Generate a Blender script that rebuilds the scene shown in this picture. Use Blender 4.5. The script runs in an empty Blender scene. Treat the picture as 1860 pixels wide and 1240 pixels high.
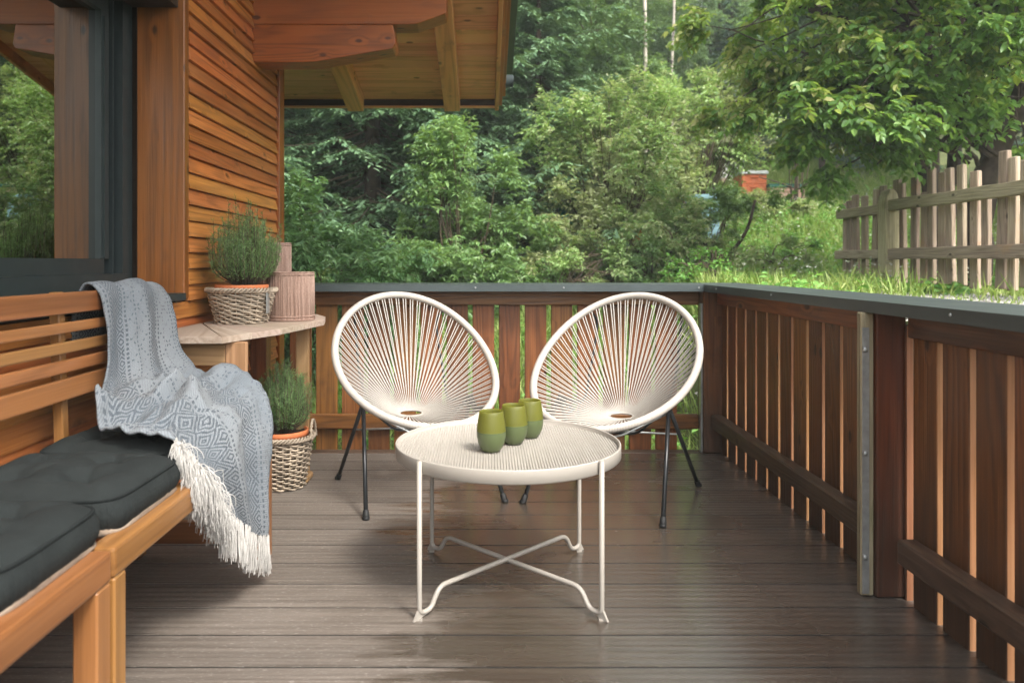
import bpy, bmesh, math, random
import numpy as np
from mathutils import Vector, Matrix, Euler, noise as mnoise
random.seed(7); np.random.seed(7)
S = bpy.context.scene
COL = S.collection
R = math.radians
H = 1.065                                   # eye height above the deck

# ------------------------------------------------------------------ camera
cd = bpy.data.cameras.new('camera'); cam = bpy.data.objects.new('camera', cd); COL.objects.link(cam)
cam.location = (0, 0, H); cam.rotation_euler = (R(90), 0, 0)
cd.sensor_width = 36; cd.lens = 26.9
cd.shift_x = 50 / 1860; cd.shift_y = -142 / 1860
cd.clip_start = 0.05; cd.clip_end = 600
cd.dof.use_dof = True; cd.dof.focus_distance = 3.0; cd.dof.aperture_fstop = 3.2
S.camera = cam

# ------------------------------------------------------------------ sky, sun, exposure
SUN_DIR = Vector((0.36, -0.50, 0.80)).normalized()
elev = math.asin(SUN_DIR.z); azim = math.atan2(SUN_DIR.x, SUN_DIR.y)
W = bpy.data.worlds.new('World'); S.world = W; W.use_nodes = True
nt = W.node_tree; bg = nt.nodes['Background']
sky = nt.nodes.new('ShaderNodeTexSky'); sky.sky_type = 'NISHITA'; sky.sun_disc = False
sky.sun_elevation = elev; sky.sun_rotation = azim; sky.air_density = 1.0; sky.dust_density = 4.0; sky.ozone_density = 1.0
hs = nt.nodes.new('ShaderNodeHueSaturation'); hs.inputs['Saturation'].default_value = 0.22
nt.links.new(sky.outputs[0], hs.inputs['Color']); nt.links.new(hs.outputs[0], bg.inputs[0])
bg.inputs[1].default_value = 0.15
sl = bpy.data.lights.new('sun', 'SUN'); sl.energy = 1.05; sl.angle = R(11); sl.color = (1.0, 0.95, 0.86)
so = bpy.data.objects.new('sun', sl); COL.objects.link(so)
so.rotation_euler = SUN_DIR.to_track_quat('Z', 'Y').to_euler(); so.location = (6, -4, 10)
S.view_settings.view_transform = 'Standard'; S.view_settings.look = 'None'
S.view_settings.exposure = 1.98; S.view_settings.gamma = 1; S.view_settings.use_curve_mapping = False
S.cycles.max_bounces = 8; S.cycles.diffuse_bounces = 5; S.cycles.transparent_max_bounces = 8
S.cycles.caustics_reflective = False; S.cycles.caustics_refractive = False

# ------------------------------------------------------------------ helpers
def wm(o):
    m = o.matrix_basis.copy()
    if o.parent: m = wm(o.parent) @ o.matrix_parent_inverse @ m
    return m
def attach(o, parent):
    if parent is not None:
        o.parent = parent; o.matrix_parent_inverse = wm(parent).inverted()
    return o
def tag(o, label=None, cat=None, group=None, kind=None):
    if label: o['label'] = label
    if cat: o['category'] = cat
    if group: o['group'] = group
    if kind: o['kind'] = kind
    return o
def thing(name, label, cat, loc=(0, 0, 0), group=None, kind=None):
    o = bpy.data.objects.new(name, None); COL.objects.link(o); o.location = loc
    o.empty_display_size = 0.1
    return tag(o, label, cat, group, kind)
def link(name, me, mat=None, parent=None, loc=None, rot=None):
    o = bpy.data.objects.new(name, me); COL.objects.link(o)
    if mat is not None and len(me.materials) == 0: me.materials.append(mat)
    if loc is not None: o.location = loc
    if rot is not None: o.rotation_euler = rot
    return attach(o, parent)
def children(o): return [c for c in ALLOBJ() if c.parent == o]
def ALLOBJ(): return list(COL.objects)
def copy_tree(root, kids, M):
    """copy of a thing with its parts; kids = list of (object, [sub objects]); M = placement matrix"""
    r = root.copy(); COL.objects.link(r); r.matrix_basis = M
    for k, subs in kids:
        c = k.copy(); COL.objects.link(c); c.parent = r
        for s in subs:
            d = s.copy(); COL.objects.link(d); d.parent = c
    return r

def npmesh(name, V, F, smooth=False, uv=None):
    """V (n,3); F list of int arrays, each (m,k) with the same k"""
    me = bpy.data.meshes.new(name)
    if not isinstance(F, (list, tuple)): F = [F]
    F = [np.asarray(f, dtype=np.int32) for f in F if len(f)]
    V = np.asarray(V, dtype=np.float32)
    me.vertices.add(len(V)); me.vertices.foreach_set('co', V.ravel())
    nl = sum(f.size for f in F); npoly = sum(len(f) for f in F)
    me.loops.add(nl); me.polygons.add(npoly)
    me.loops.foreach_set('vertex_index', np.concatenate([f.ravel() for f in F]))
    sizes = np.concatenate([np.full(len(f), f.shape[1], dtype=np.int32) for f in F])
    starts = np.concatenate([[0], np.cumsum(sizes)[:-1]]).astype(np.int32)
    me.polygons.foreach_set('loop_start', starts)
    me.polygons.foreach_set('use_smooth', np.full(npoly, bool(smooth)))
    if uv is not None:
        l = me.uv_layers.new(name='UVMap')
        idx = np.concatenate([f.ravel() for f in F])
        l.data.foreach_set('uv', np.asarray(uv, dtype=np.float32)[idx].ravel())
    me.update(calc_edges=True)
    return me

class MB:
    """collects simple shapes into one mesh"""
    def __init__(s): s.V = []; s.F = {3: [], 4: []}; s.n = 0
    def add(s, V, F):
        V = np.asarray(V, dtype=float); F = np.asarray(F, dtype=int)
        s.V.append(V); s.F[F.shape[1]].append(F + s.n); s.n += len(V); return s
    def tube(s, pts, r, seg=8, closed=False, caps=True):
        P = np.asarray(pts, dtype=float); n = len(P)
        rr = np.broadcast_to(np.asarray(r, dtype=float), (n,))
        if closed: T = np.roll(P, -1, 0) - np.roll(P, 1, 0)
        else: T = np.gradient(P, axis=0)
        T /= np.linalg.norm(T, axis=1)[:, None] + 1e-12
        a = np.array([0, 0, 1.0]) if abs(T[0][2]) < .9 else np.array([1.0, 0, 0])
        N = np.cross(T[0], a); N /= np.linalg.norm(N); Ns = [N]
        for i in range(1, n):
            N = Ns[-1] - T[i] * np.dot(Ns[-1], T[i]); N /= np.linalg.norm(N) + 1e-12; Ns.append(N)
        Ns = np.array(Ns); B = np.cross(T, Ns)
        if closed:      # remove twist
            N2 = Ns[-1] - T[0] * np.dot(Ns[-1], T[0]); N2 /= np.linalg.norm(N2)
            tw = math.atan2(np.dot(np.cross(Ns[0], N2), T[0]), np.dot(Ns[0], N2))
            ang = -tw * np.arange(n) / n
            c, s_ = np.cos(ang)[:, None], np.sin(ang)[:, None]
            Ns, B = Ns * c + B * s_, B * c - Ns * s_
        th = np.linspace(0, 2 * np.pi, seg, endpoint=False)
        V = P[:, None, :] + rr[:, None, None] * (np.cos(th)[None, :, None] * Ns[:, None, :] + np.sin(th)[None, :, None] * B[:, None, :])
        V = V.reshape(-1, 3)
        m = n if closed else n - 1
        i = np.arange(m)[:, None]; j = np.arange(seg)[None, :]
        i2 = (i + 1) % n; j2 = (j + 1) % seg
        F = np.stack([i * seg + j, i * seg + j2, i2 * seg + j2, i2 * seg + j], -1).reshape(-1, 4)
        base = s.n
        s.add(V, F)
        if caps and not closed:
            for ring, ctr, flip in ((0, P[0], True), (n - 1, P[-1], False)):
                s.V.append(np.array([ctr])); c = s.n; s.n += 1
                a_ = base + ring * seg + np.arange(seg); b_ = base + ring * seg + (np.arange(seg) + 1) % seg
                f = np.stack([np.full(seg, c), b_, a_] if flip else [np.full(seg, c), a_, b_], -1)
                s.F[3].append(f)
        return s
    def box(s, lo, hi):
        x0, y0, z0 = lo; x1, y1, z1 = hi
        V = [(x0, y0, z0), (x1, y0, z0), (x1, y1, z0), (x0, y1, z0), (x0, y0, z1), (x1, y0, z1), (x1, y1, z1), (x0, y1, z1)]
        F = [(0, 3, 2, 1), (4, 5, 6, 7), (0, 1, 5, 4), (1, 2, 6, 5), (2, 3, 7, 6), (3, 0, 4, 7)]
        return s.add(V, F)
    def lathe(s, prof, seg=32, c=(0, 0, 0), close=False):
        P = np.asarray(prof, dtype=float); n = len(P)
        th = np.linspace(0, 2 * np.pi, seg, endpoint=False)
        V = np.stack([P[:, 0][:, None] * np.cos(th), P[:, 0][:, None] * np.sin(th), np.repeat(P[:, 1][:, None], seg, 1)], -1).reshape(-1, 3) + np.array(c)
        i = np.arange(n - 1)[:, None]; j = np.arange(seg)[None, :]; j2 = (j + 1) % seg
        F = np.stack([i * seg + j, i * seg + j2, (i + 1) * seg + j2, (i + 1) * seg + j], -1).reshape(-1, 4)
        return s.add(V, F)
    def mesh(s, name, smooth=False):
        return npmesh(name, np.concatenate(s.V), [np.concatenate(s.F[k]) for k in (3, 4) if s.F[k]], smooth)
    def build(s, name, mat, parent=None, smooth=False):
        return link(name, s.mesh(name, smooth), mat, parent)

_bc = {}
def bevel_mesh(name, dims, bev, mat, seg=1, wob=0.0):
    key = (tuple(round(d, 4) for d in dims), bev, mat.name, seg, wob and random.random())
    if key in _bc: return _bc[key]
    bm = bmesh.new(); bmesh.ops.create_cube(bm, size=1)
    for v in bm.verts: v.co = Vector((v.co.x * dims[0], v.co.y * dims[1], v.co.z * dims[2]))
    b = min(bev, min(dims) * .45)
    if b > 0: bmesh.ops.bevel(bm, geom=list(bm.edges), offset=b, segments=seg, profile=.6, affect='EDGES')
    if wob:
        nseg = max(4, int(dims[0] / .12))
        for k in range(1, nseg):
            x = -dims[0] / 2 + dims[0] * k / nseg
            bmesh.ops.bisect_plane(bm, geom=bm.verts[:] + bm.edges[:] + bm.faces[:], plane_co=(x, 0, 0), plane_no=(1, 0, 0))
        off = random.random() * 100
        for v in bm.verts:
            n = mnoise.noise_vector(Vector((v.co.x * 3 + off, v.co.y * 2, v.co.z * 2)))
            v.co += Vector((0, n.y * wob, n.z * wob))
    me = bpy.data.meshes.new(name); bm.to_mesh(me); bm.free()
    me.materials.append(mat); _bc[key] = me
    return me
AX = {'x': Matrix.Identity(3), 'y': Matrix.Rotation(R(90), 3, 'Z'), 'z': Matrix.Rotation(R(-90), 3, 'Y')}
def box(name, lo, hi, mat, parent=None, bev=.002, ax=None, seg=1, wob=0.0, M=None):
    """axis-aligned beam lo..hi, its grain along the longest side; M = extra placement"""
    lo = Vector(lo); hi = Vector(hi); d = hi - lo; c = (lo + hi) / 2
    if ax is None: ax = 'xyz'[max(range(3), key=lambda i: d[i])]
    rot = AX[ax]; l = rot.inverted() @ d; dims = (abs(l.x), abs(l.y), abs(l.z))
    me = bevel_mesh(name, dims, bev, mat, seg, wob)
    m = Matrix.Translation(c) @ rot.to_4x4()
    if M is not None: m = M @ m
    o = bpy.data.objects.new(name, me); COL.objects.link(o); o.matrix_basis = m
    return attach(o, parent)
def pair_kids(root):
    objs = ALLOBJ(); k = [o for o in objs if o.parent == root]
    return [(o, [s for s in objs if s.parent == o]) for o in k]

# ------------------------------------------------------------------ materials
def newmat(name):
    m = bpy.data.materials.new(name); m.use_nodes = True
    t = m.node_tree; b = t.nodes['Principled BSDF']
    return m, t, b
class NB:
    def __init__(s, t): s.t = t
    def n(s, typ, **kw):
        x = s.t.nodes.new(typ)
        for k, v in kw.items():
            if k in x.inputs.keys(): x.inputs[k].default_value = v
            else: setattr(x, k, v)
        return x
    def l(s, a, b): s.t.links.new(a, b)
    def math(s, op, a, b=None, c=None):
        x = s.t.nodes.new('ShaderNodeMath'); x.operation = op
        for i, v in enumerate((a, b, c)):
            if v is None: continue
            if isinstance(v, (int, float)): x.inputs[i].default_value = v
            else: s.l(v, x.inputs[i])
        return x.outputs[0]
    def mapr(s, v, a, b, c=0.0, d=1.0, clamp=True):
        x = s.t.nodes.new('ShaderNodeMapRange'); x.clamp = clamp
        s.l(v, x.inputs[0])
        for i, q in enumerate((a, b, c, d)): x.inputs[i + 1].default_value = q
        return x.outputs[0]
    def mix(s, f, a, b, mode='MIX'):
        x = s.t.nodes.new('ShaderNodeMix'); x.data_type = 'RGBA'; x.blend_type = mode
        for i, v in ((0, f), (6, a), (7, b)):
            if isinstance(v, (int, float)): x.inputs[i].default_value = v
            elif isinstance(v, (tuple, list)): x.inputs[i].default_value = (*v[:3], 1)
            else: s.l(v, x.inputs[i])
        return x.outputs[2]
    def noise(s, vec, scale=5, detail=2, rough=.5, dist=0):
        x = s.n('ShaderNodeTexNoise', Scale=scale, Detail=detail, Roughness=rough, Distortion=dist)
        if vec is not None: s.l(vec, x.inputs['Vector'])
        return x.outputs[0]
    def mapping(s, vec, scale=(1, 1, 1), loc=(0, 0, 0), rot=(0, 0, 0)):
        x = s.t.nodes.new('ShaderNodeMapping'); s.l(vec, x.inputs[0])
        x.inputs['Scale'].default_value = scale; x.inputs['Location'].default_value = loc; x.inputs['Rotation'].default_value = rot
        return x.outputs[0]
    def vadd(s, a, b):
        x = s.t.nodes.new('ShaderNodeVectorMath'); x.operation = 'ADD'; s.l(a, x.inputs[0]); s.l(b, x.inputs[1]); return x.outputs[0]
    def bump(s, h, strength=.3, dist=.01):
        x = s.n('ShaderNodeBump', Strength=strength, Distance=dist); s.l(h, x.inputs['Height']); return x.outputs[0]

def wood(name, dark, mid, light, rough=.55, ring=26, fibre=.35, knots=1.0, var=.35, stain=None, stain_amt=0.0, bump=.25, spec=.4, scale=1.0, splash=0.0):
    m, t, b = newmat(name); q = NB(t)
    tc = q.n('ShaderNodeTexCoord').outputs['Object']
    oi = q.n('ShaderNodeObjectInfo').outputs['Random']
    off = q.n('ShaderNodeCombineXYZ'); q.l(q.math('MULTIPLY', oi, 61.0), off.inputs[0]); q.l(q.math('MULTIPLY', oi, 23.0), off.inputs[1]); q.l(q.math('MULTIPLY', oi, 37.0), off.inputs[2])
    v = q.vadd(tc, off.outputs[0])
    # knots bend the rings round them
    kv = q.mapping(v, (6.0 * scale, 11 * scale, 11 * scale))
    vo = q.n('ShaderNodeTexVoronoi', Scale=1.0, Randomness=1.0); q.l(kv, vo.inputs['Vector'])
    dist = vo.outputs['Distance']; sep = q.n('ShaderNodeSeparateColor'); q.l(vo.outputs['Color'], sep.inputs[0])
    keep = q.math('GREATER_THAN', sep.outputs[0], 1 - .42 * knots)
    bend = q.math('MULTIPLY', q.math('MULTIPLY', q.mapr(dist, 0, .42, 1, 0), keep), .10)
    big = q.noise(q.mapping(v, (.42 * scale, 7.5 * scale, 7.5 * scale)), 1.0, 1.0, .4)
    rings = q.math('SINE', q.math('MULTIPLY', q.math('ADD', big, bend), ring * 6.28 / 1.35))
    rings = q.mapr(rings, -.7, 1, 0, 1)
    fib = q.noise(q.mapping(v, (3 * scale, 130 * scale, 130 * scale)), 1.0, 2.0, .6)
    blot = q.noise(q.mapping(v, (1.5, 5, 5)), 1.0, 3.0, .6)
    c = q.mix(q.math('MULTIPLY', q.math('POWER', rings, 1.6), .85), mid, dark)
    c = q.mix(q.mapr(blot, .40, .75, 0, .6), c, light)
    c = q.mix(fibre, c, q.mix(q.mapr(fib, .3, .7), dark, light), 'MIX')
    kn = q.math('MULTIPLY', q.mapr(q.math('ADD', dist, q.math('MULTIPLY', fib, .05)), .13, .20, 1, 0), keep)
    c = q.mix(q.math('MULTIPLY', kn, .85), c, tuple(x * .35 for x in dark))
    vv = q.mapr(oi, 0, 1, 1 - var, 1 + var * .6, False)
    hsn = q.n('ShaderNodeHueSaturation'); q.l(c, hsn.inputs['Color']); q.l(vv, hsn.inputs['Value'])
    q.l(q.mapr(q.math('FRACT', q.math('MULTIPLY', oi, 7.3)), 0, 1, .49, .51), hsn.inputs['Hue'])
    c = hsn.outputs[0]
    if stain is not None:
        s1 = q.noise(q.mapping(v, (2.5, 3.0, 3.0)), 1.0, 5.0, .65)
        c = q.mix(q.mapr(s1, .62 - stain_amt * .3, .80 - stain_amt * .25, 0, .75), c, stain)
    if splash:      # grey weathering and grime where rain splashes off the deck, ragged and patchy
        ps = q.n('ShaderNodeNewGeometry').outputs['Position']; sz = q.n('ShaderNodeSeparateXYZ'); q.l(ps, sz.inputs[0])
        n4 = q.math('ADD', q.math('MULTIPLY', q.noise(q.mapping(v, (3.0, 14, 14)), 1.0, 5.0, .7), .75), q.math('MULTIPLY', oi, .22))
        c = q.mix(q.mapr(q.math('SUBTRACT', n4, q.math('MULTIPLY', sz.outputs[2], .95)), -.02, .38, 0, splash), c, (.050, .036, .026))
    q.l(c, b.inputs['Base Color'])
    q.l(q.mapr(blot, .3, .8, rough - .1, rough + .12), b.inputs['Roughness'])
    b.inputs['Specular IOR Level'].default_value = spec
    h = q.math('ADD', q.math('MULTIPLY', rings, -.4), fib)
    q.l(q.bump(h, bump, .004), b.inputs['Normal'])
    return m
def plain(name, col, rough=.5, metal=0.0, spec=.5, nscale=40, nvar=.12, bump=.0, bscale=200, coat=0):
    m, t, b = newmat(name); q = NB(t)
    tc = q.n('ShaderNodeTexCoord').outputs['Object']
    n1 = q.noise(tc, nscale, 4, .6)
    c = q.mix(q.mapr(n1, .3, .7), tuple(x * (1 - nvar) for x in col), tuple(min(1, x * (1 + nvar)) for x in col))
    q.l(c, b.inputs['Base Color'])
    q.l(q.mapr(q.noise(tc, nscale * .4, 3), .3, .7, max(0, rough - .07), rough + .07), b.inputs['Roughness'])
    b.inputs['Metallic'].default_value = metal; b.inputs['Specular IOR Level'].default_value = spec
    b.inputs['Coat Weight'].default_value = coat
    if bump: q.l(q.bump(q.noise(tc, bscale, 3, .6), bump, .003), b.inputs['Normal'])
    return m
LEAFK = 2.05
def leafmat(name, a, bcol, cc, trans=.35, rough=.42, spec=.45, new=None, newamt=0.0):
    a, bcol, cc = (tuple(x * LEAFK for x in k) for k in (a, bcol, cc))
    """a, bcol, cc: colours leaves are picked from; new = colour of young leaves"""
    m, t, b = newmat(name); q = NB(t)
    g = q.n('ShaderNodeNewGeometry'); rnd = g.outputs['Random Per Island']
    tc = q.n('ShaderNodeTexCoord').outputs['Object']
    cr = t.nodes.new('ShaderNodeValToRGB'); q.l(rnd, cr.inputs[0])
    e = cr.color_ramp.elements; e[0].position = 0; e[0].color = (*a, 1); e[1].position = .95; e[1].color = (*cc, 1)
    x = cr.color_ramp.elements.new(.5); x.color = (*bcol, 1)
    c = cr.outputs[0]
    cl = q.noise(tc, 1.7, 3, .6)
    c = q.mix(q.mapr(cl, .35, .7, 0, .55), c, a)
    if new is not None:
        f = q.mapr(q.math('ADD', q.math('MULTIPLY', q.noise(q.mapping(tc, (1, 1, 1), (9, 4, 2)), .9, 2), 1.0), q.math('MULTIPLY', rnd, .35)), .82 - newamt, .95 - newamt)
        c = q.mix(f, c, new)
    q.l(c, b.inputs['Base Color']); b.inputs['Roughness'].default_value = rough; b.inputs['Specular IOR Level'].default_value = spec
    tr = q.n('ShaderNodeBsdfTranslucent')
    q.l(q.mix(.5, c, (.30, .42, .03)), tr.inputs['Color'])
    mx = q.n('ShaderNodeMixShader'); mx.inputs[0].default_value = trans
    q.l(b.outputs[0], mx.inputs[1]); q.l(tr.outputs[0], mx.inputs[2])
    q.l(mx.outputs[0], t.nodes['Material Output'].inputs['Surface'])
    return m

M_clap = wood('clapboard_wood', (.22, .058, .012), (.50, .160, .034), (.64, .27, .080), .42, ring=16, var=.30, knots=.8, bump=.35, spec=.45)
M_beam = wood('glazed_beam_wood', (.15, .040, .006), (.33, .088, .012), (.40, .13, .022), .42, ring=14, var=.12, knots=.9, fibre=.25, spec=.45)
M_post = wood('window_post_wood', (.10, .028, .006), (.225, .066, .012), (.30, .105, .022), .40, ring=12, var=.08, knots=1.0, fibre=.25, spec=.5)
M_soff = wood('soffit_wood', (.60, .25, .11), (.88, .40, .21), (.92, .48, .29), .55, ring=9, var=.10, knots=.9, fibre=.2, stain=(.10, .05, .02), stain_amt=.04, spec=.3)
M_raft = wood('rafter_wood', (.50, .23, .08), (.76, .36, .14), (.84, .44, .20), .55, ring=10, var=.08, knots=.9, fibre=.25, stain=(.08, .06, .02), stain_amt=.12, spec=.3)
M_rail = wood('balustrade_wood', (.070, .024, .007), (.215, .078, .020), (.30, .125, .038), .48, ring=18, var=.38, knots=1.0, bump=.35, stain=(.045, .022, .012), stain_amt=.12, spec=.4)
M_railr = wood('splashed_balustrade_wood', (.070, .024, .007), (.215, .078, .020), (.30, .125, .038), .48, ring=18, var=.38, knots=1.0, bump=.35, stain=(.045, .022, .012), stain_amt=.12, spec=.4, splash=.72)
M_edge = wood('pale_board_edge', (.26, .11, .045), (.46, .22, .10), (.56, .31, .17), .6, ring=10, var=.12, knots=.1, fibre=.4, spec=.2)
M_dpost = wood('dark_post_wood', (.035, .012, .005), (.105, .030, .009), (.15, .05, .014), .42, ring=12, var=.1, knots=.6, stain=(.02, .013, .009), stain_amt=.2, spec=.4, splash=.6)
M_railg = wood('weathered_rail_wood', (.05, .028, .017), (.10, .060, .036), (.14, .09, .06), .55, ring=18, var=.2, knots=.6, bump=.4, stain=(.028, .02, .016), stain_amt=.35, spec=.4)
M_side = wood('side_table_wood', (.27, .195, .14), (.40, .31, .24), (.48, .39, .32), .6, ring=14, var=.12, knots=.1, fibre=.3, spec=.3)
M_sidel = wood('side_table_leg_wood', (.22, .12, .05), (.36, .20, .09), (.42, .27, .14), .55, ring=12, var=.12, knots=.2, fibre=.3, spec=.3)
M_bench = wood('bench_wood', (.15, .058, .017), (.255, .105, .032), (.33, .155, .055), .36, ring=10, var=.14, knots=.05, fibre=.3, bump=.12, spec=.5)
M_fence = wood('old_fence_wood', (.20, .14, .10), (.45, .34, .24), (.58, .47, .36), .85, ring=20, var=.28, knots=.6, fibre=.55, bump=.8, stain=(.42, .22, .10), stain_amt=.05, spec=.1)
M_fence2 = wood('mossy_fence_wood', (.20, .17, .10), (.42, .36, .22), (.52, .45, .30), .85, ring=18, var=.2, knots=.6, fibre=.5, bump=.8, stain=(.12, .13, .05), stain_amt=.2, spec=.1)
M_dark = plain('anthracite_metal', (.040, .050, .050), .38, 0, .5, 60, .1)
M_cope = plain('coping_sheet_metal', (.060, .075, .075), .40, .30, .5, 5, .12)
M_frame = plain('window_frame_paint', (.018, .026, .027), .42, 0, .5, 20, .1)
M_brn = plain('dark_fascia_paint', (.035, .020, .012), .6, 0, .3, 20, .2)
M_black = plain('black_powder_coat', (.012, .013, .014), .35, 0, .5, 60, .1)
M_rub = plain('black_rubber', (.010, .010, .010), .6, 0, .4, 60, .1)
M_cream = plain('cream_powder_coat', (.33, .30, .26), .42, 0, .4, 30, .03, .05, 300)
M_cord = plain('cream_vinyl_cord', (.37, .34, .30), .45, 0, .4, 20, .05)
M_steel = plain('galvanised_steel', (.36, .37, .36), .42, .6, .5, 25, .2)
M_terra = plain('terracotta', (.50, .15, .055), .7, 0, .3, 25, .12, .2, 80)
M_soil = plain('potting_soil', (.035, .022, .015), .9, 0, .2, 40, .4, .6, 60)
M_wick = plain('grey_wicker', (.36, .29, .215), .6, 0, .3, 14, .35, .3, 300)
M_wickd = plain('dark_wicker_liner', (.07, .045, .03), .8, 0, .2, 14, .2)  # dark brown colour of the basket liner
M_bark = plain('dark_bark', (.065, .048, .036), .9, 0, .2, 9, .5, .9, 40)
M_twig = plain('twig_bark', (.10, .075, .05), .85, 0, .2, 12, .3)
# ------------------------------------------------------------------ special materials
def deck_mat():
    m, t, b = newmat('decking_composite'); q = NB(t)
    tc = q.n('ShaderNodeTexCoord').outputs['Object']
    pos = q.n('ShaderNodeNewGeometry').outputs['Position']
    oi = q.n('ShaderNodeObjectInfo').outputs['Random']
    off = q.n('ShaderNodeCombineXYZ'); q.l(q.math('MULTIPLY', oi, 31.0), off.inputs[0]); q.l(q.math('MULTIPLY', oi, 17.0), off.inputs[1])
    v = q.vadd(tc, off.outputs[0])
    streak = q.noise(q.mapping(v, (1.6, 60, 60)), 1.0, 4, .7)
    speck = q.noise(q.mapping(v, (60, 220, 220)), 1.0, 2, .6)
    blot = q.noise(pos, 3.5, 4, .6)
    # rain-wet part of the deck: from the roof's drip edge outwards, ragged along the boards
    sp = q.n('ShaderNodeSeparateXYZ'); q.l(pos, sp.inputs[0])
    rag = q.noise(q.mapping(v, (2.2, 16, 1)), 1.0, 4, .65)
    rag2 = q.noise(q.mapping(pos, (.9, 2.2, 1)), 1.0, 3, .5)
    edge = q.math('ADD', sp.outputs[0], q.math('ADD', q.math('MULTIPLY', q.math('SUBTRACT', rag, .5), .9), q.math('MULTIPLY', q.math('SUBTRACT', rag2, .5), 1.1)))
    wet = q.mapr(edge, -.30, -.12, 0, 1)
    dryout = q.mapr(q.math('ADD', sp.outputs[0], q.math('MULTIPLY', rag2, .8)), 1.15, 1.75, 1, .45)
    wet = q.math('MULTIPLY', wet, dryout)
    c = q.mix(q.mapr(streak, .32, .68), (.088, .073, .060), (.178, .150, .126))
    c = q.mix(q.mapr(blot, .3, .75, 0, .5), c, (.095, .076, .060))
    c = q.mix(q.mapr(speck, .60, .74, 0, .7), c, (.36, .33, .30))
    hsn = q.n('ShaderNodeHueSaturation'); q.l(c, hsn.inputs['Color']); q.l(q.mapr(oi, 0, 1, .88, 1.1), hsn.inputs['Value']); c = hsn.outputs[0]
    wc = q.mix(1.0, c, (.40, .36, .32), 'MULTIPLY')
    c = q.mix(wet, c, wc)
    q.l(c, b.inputs['Base Color'])
    patch = q.noise(q.mapping(pos, (2.2, 3.0, 1)), 1.0, 4, .6)
    rw = q.mapr(patch, .35, .65, .14, .30)
    rmix = q.n('ShaderNodeMix'); q.l(wet, rmix.inputs[0]); rmix.inputs[2].default_value = .55; q.l(rw, rmix.inputs[3])
    q.l(rmix.outputs[0], b.inputs['Roughness'])
    b.inputs['Specular IOR Level'].default_value = .5
    q.l(q.math('MULTIPLY', wet, .9), b.inputs['Coat Weight']); b.inputs['Coat Roughness'].default_value = .24; b.inputs['Coat IOR'].default_value = 1.85
    w = q.n('ShaderNodeTexWave', Scale=1.0, Distortion=.0); w.bands_direction = 'Y'; w.wave_profile = 'SIN'
    q.l(q.mapping(tc, (0, 9, 0)), w.inputs['Vector'])
    h = q.math('ADD', q.math('MULTIPLY', w.outputs[1], .5), q.math('ADD', q.math('MULTIPLY', speck, .6), q.math('MULTIPLY', streak, .8)))
    q.l(q.bump(h, .7, .003), b.inputs['Normal'])
    return m
M_deck = deck_mat()

def glass_mirror():
    m, t, b = newmat('coated_window_glass'); q = NB(t)
    b.inputs['Base Color'].default_value = (.42, .45, .42, 1); b.inputs['Roughness'].default_value = .01; b.inputs['Metallic'].default_value = 1.0
    return m
M_glass = glass_mirror()

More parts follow.
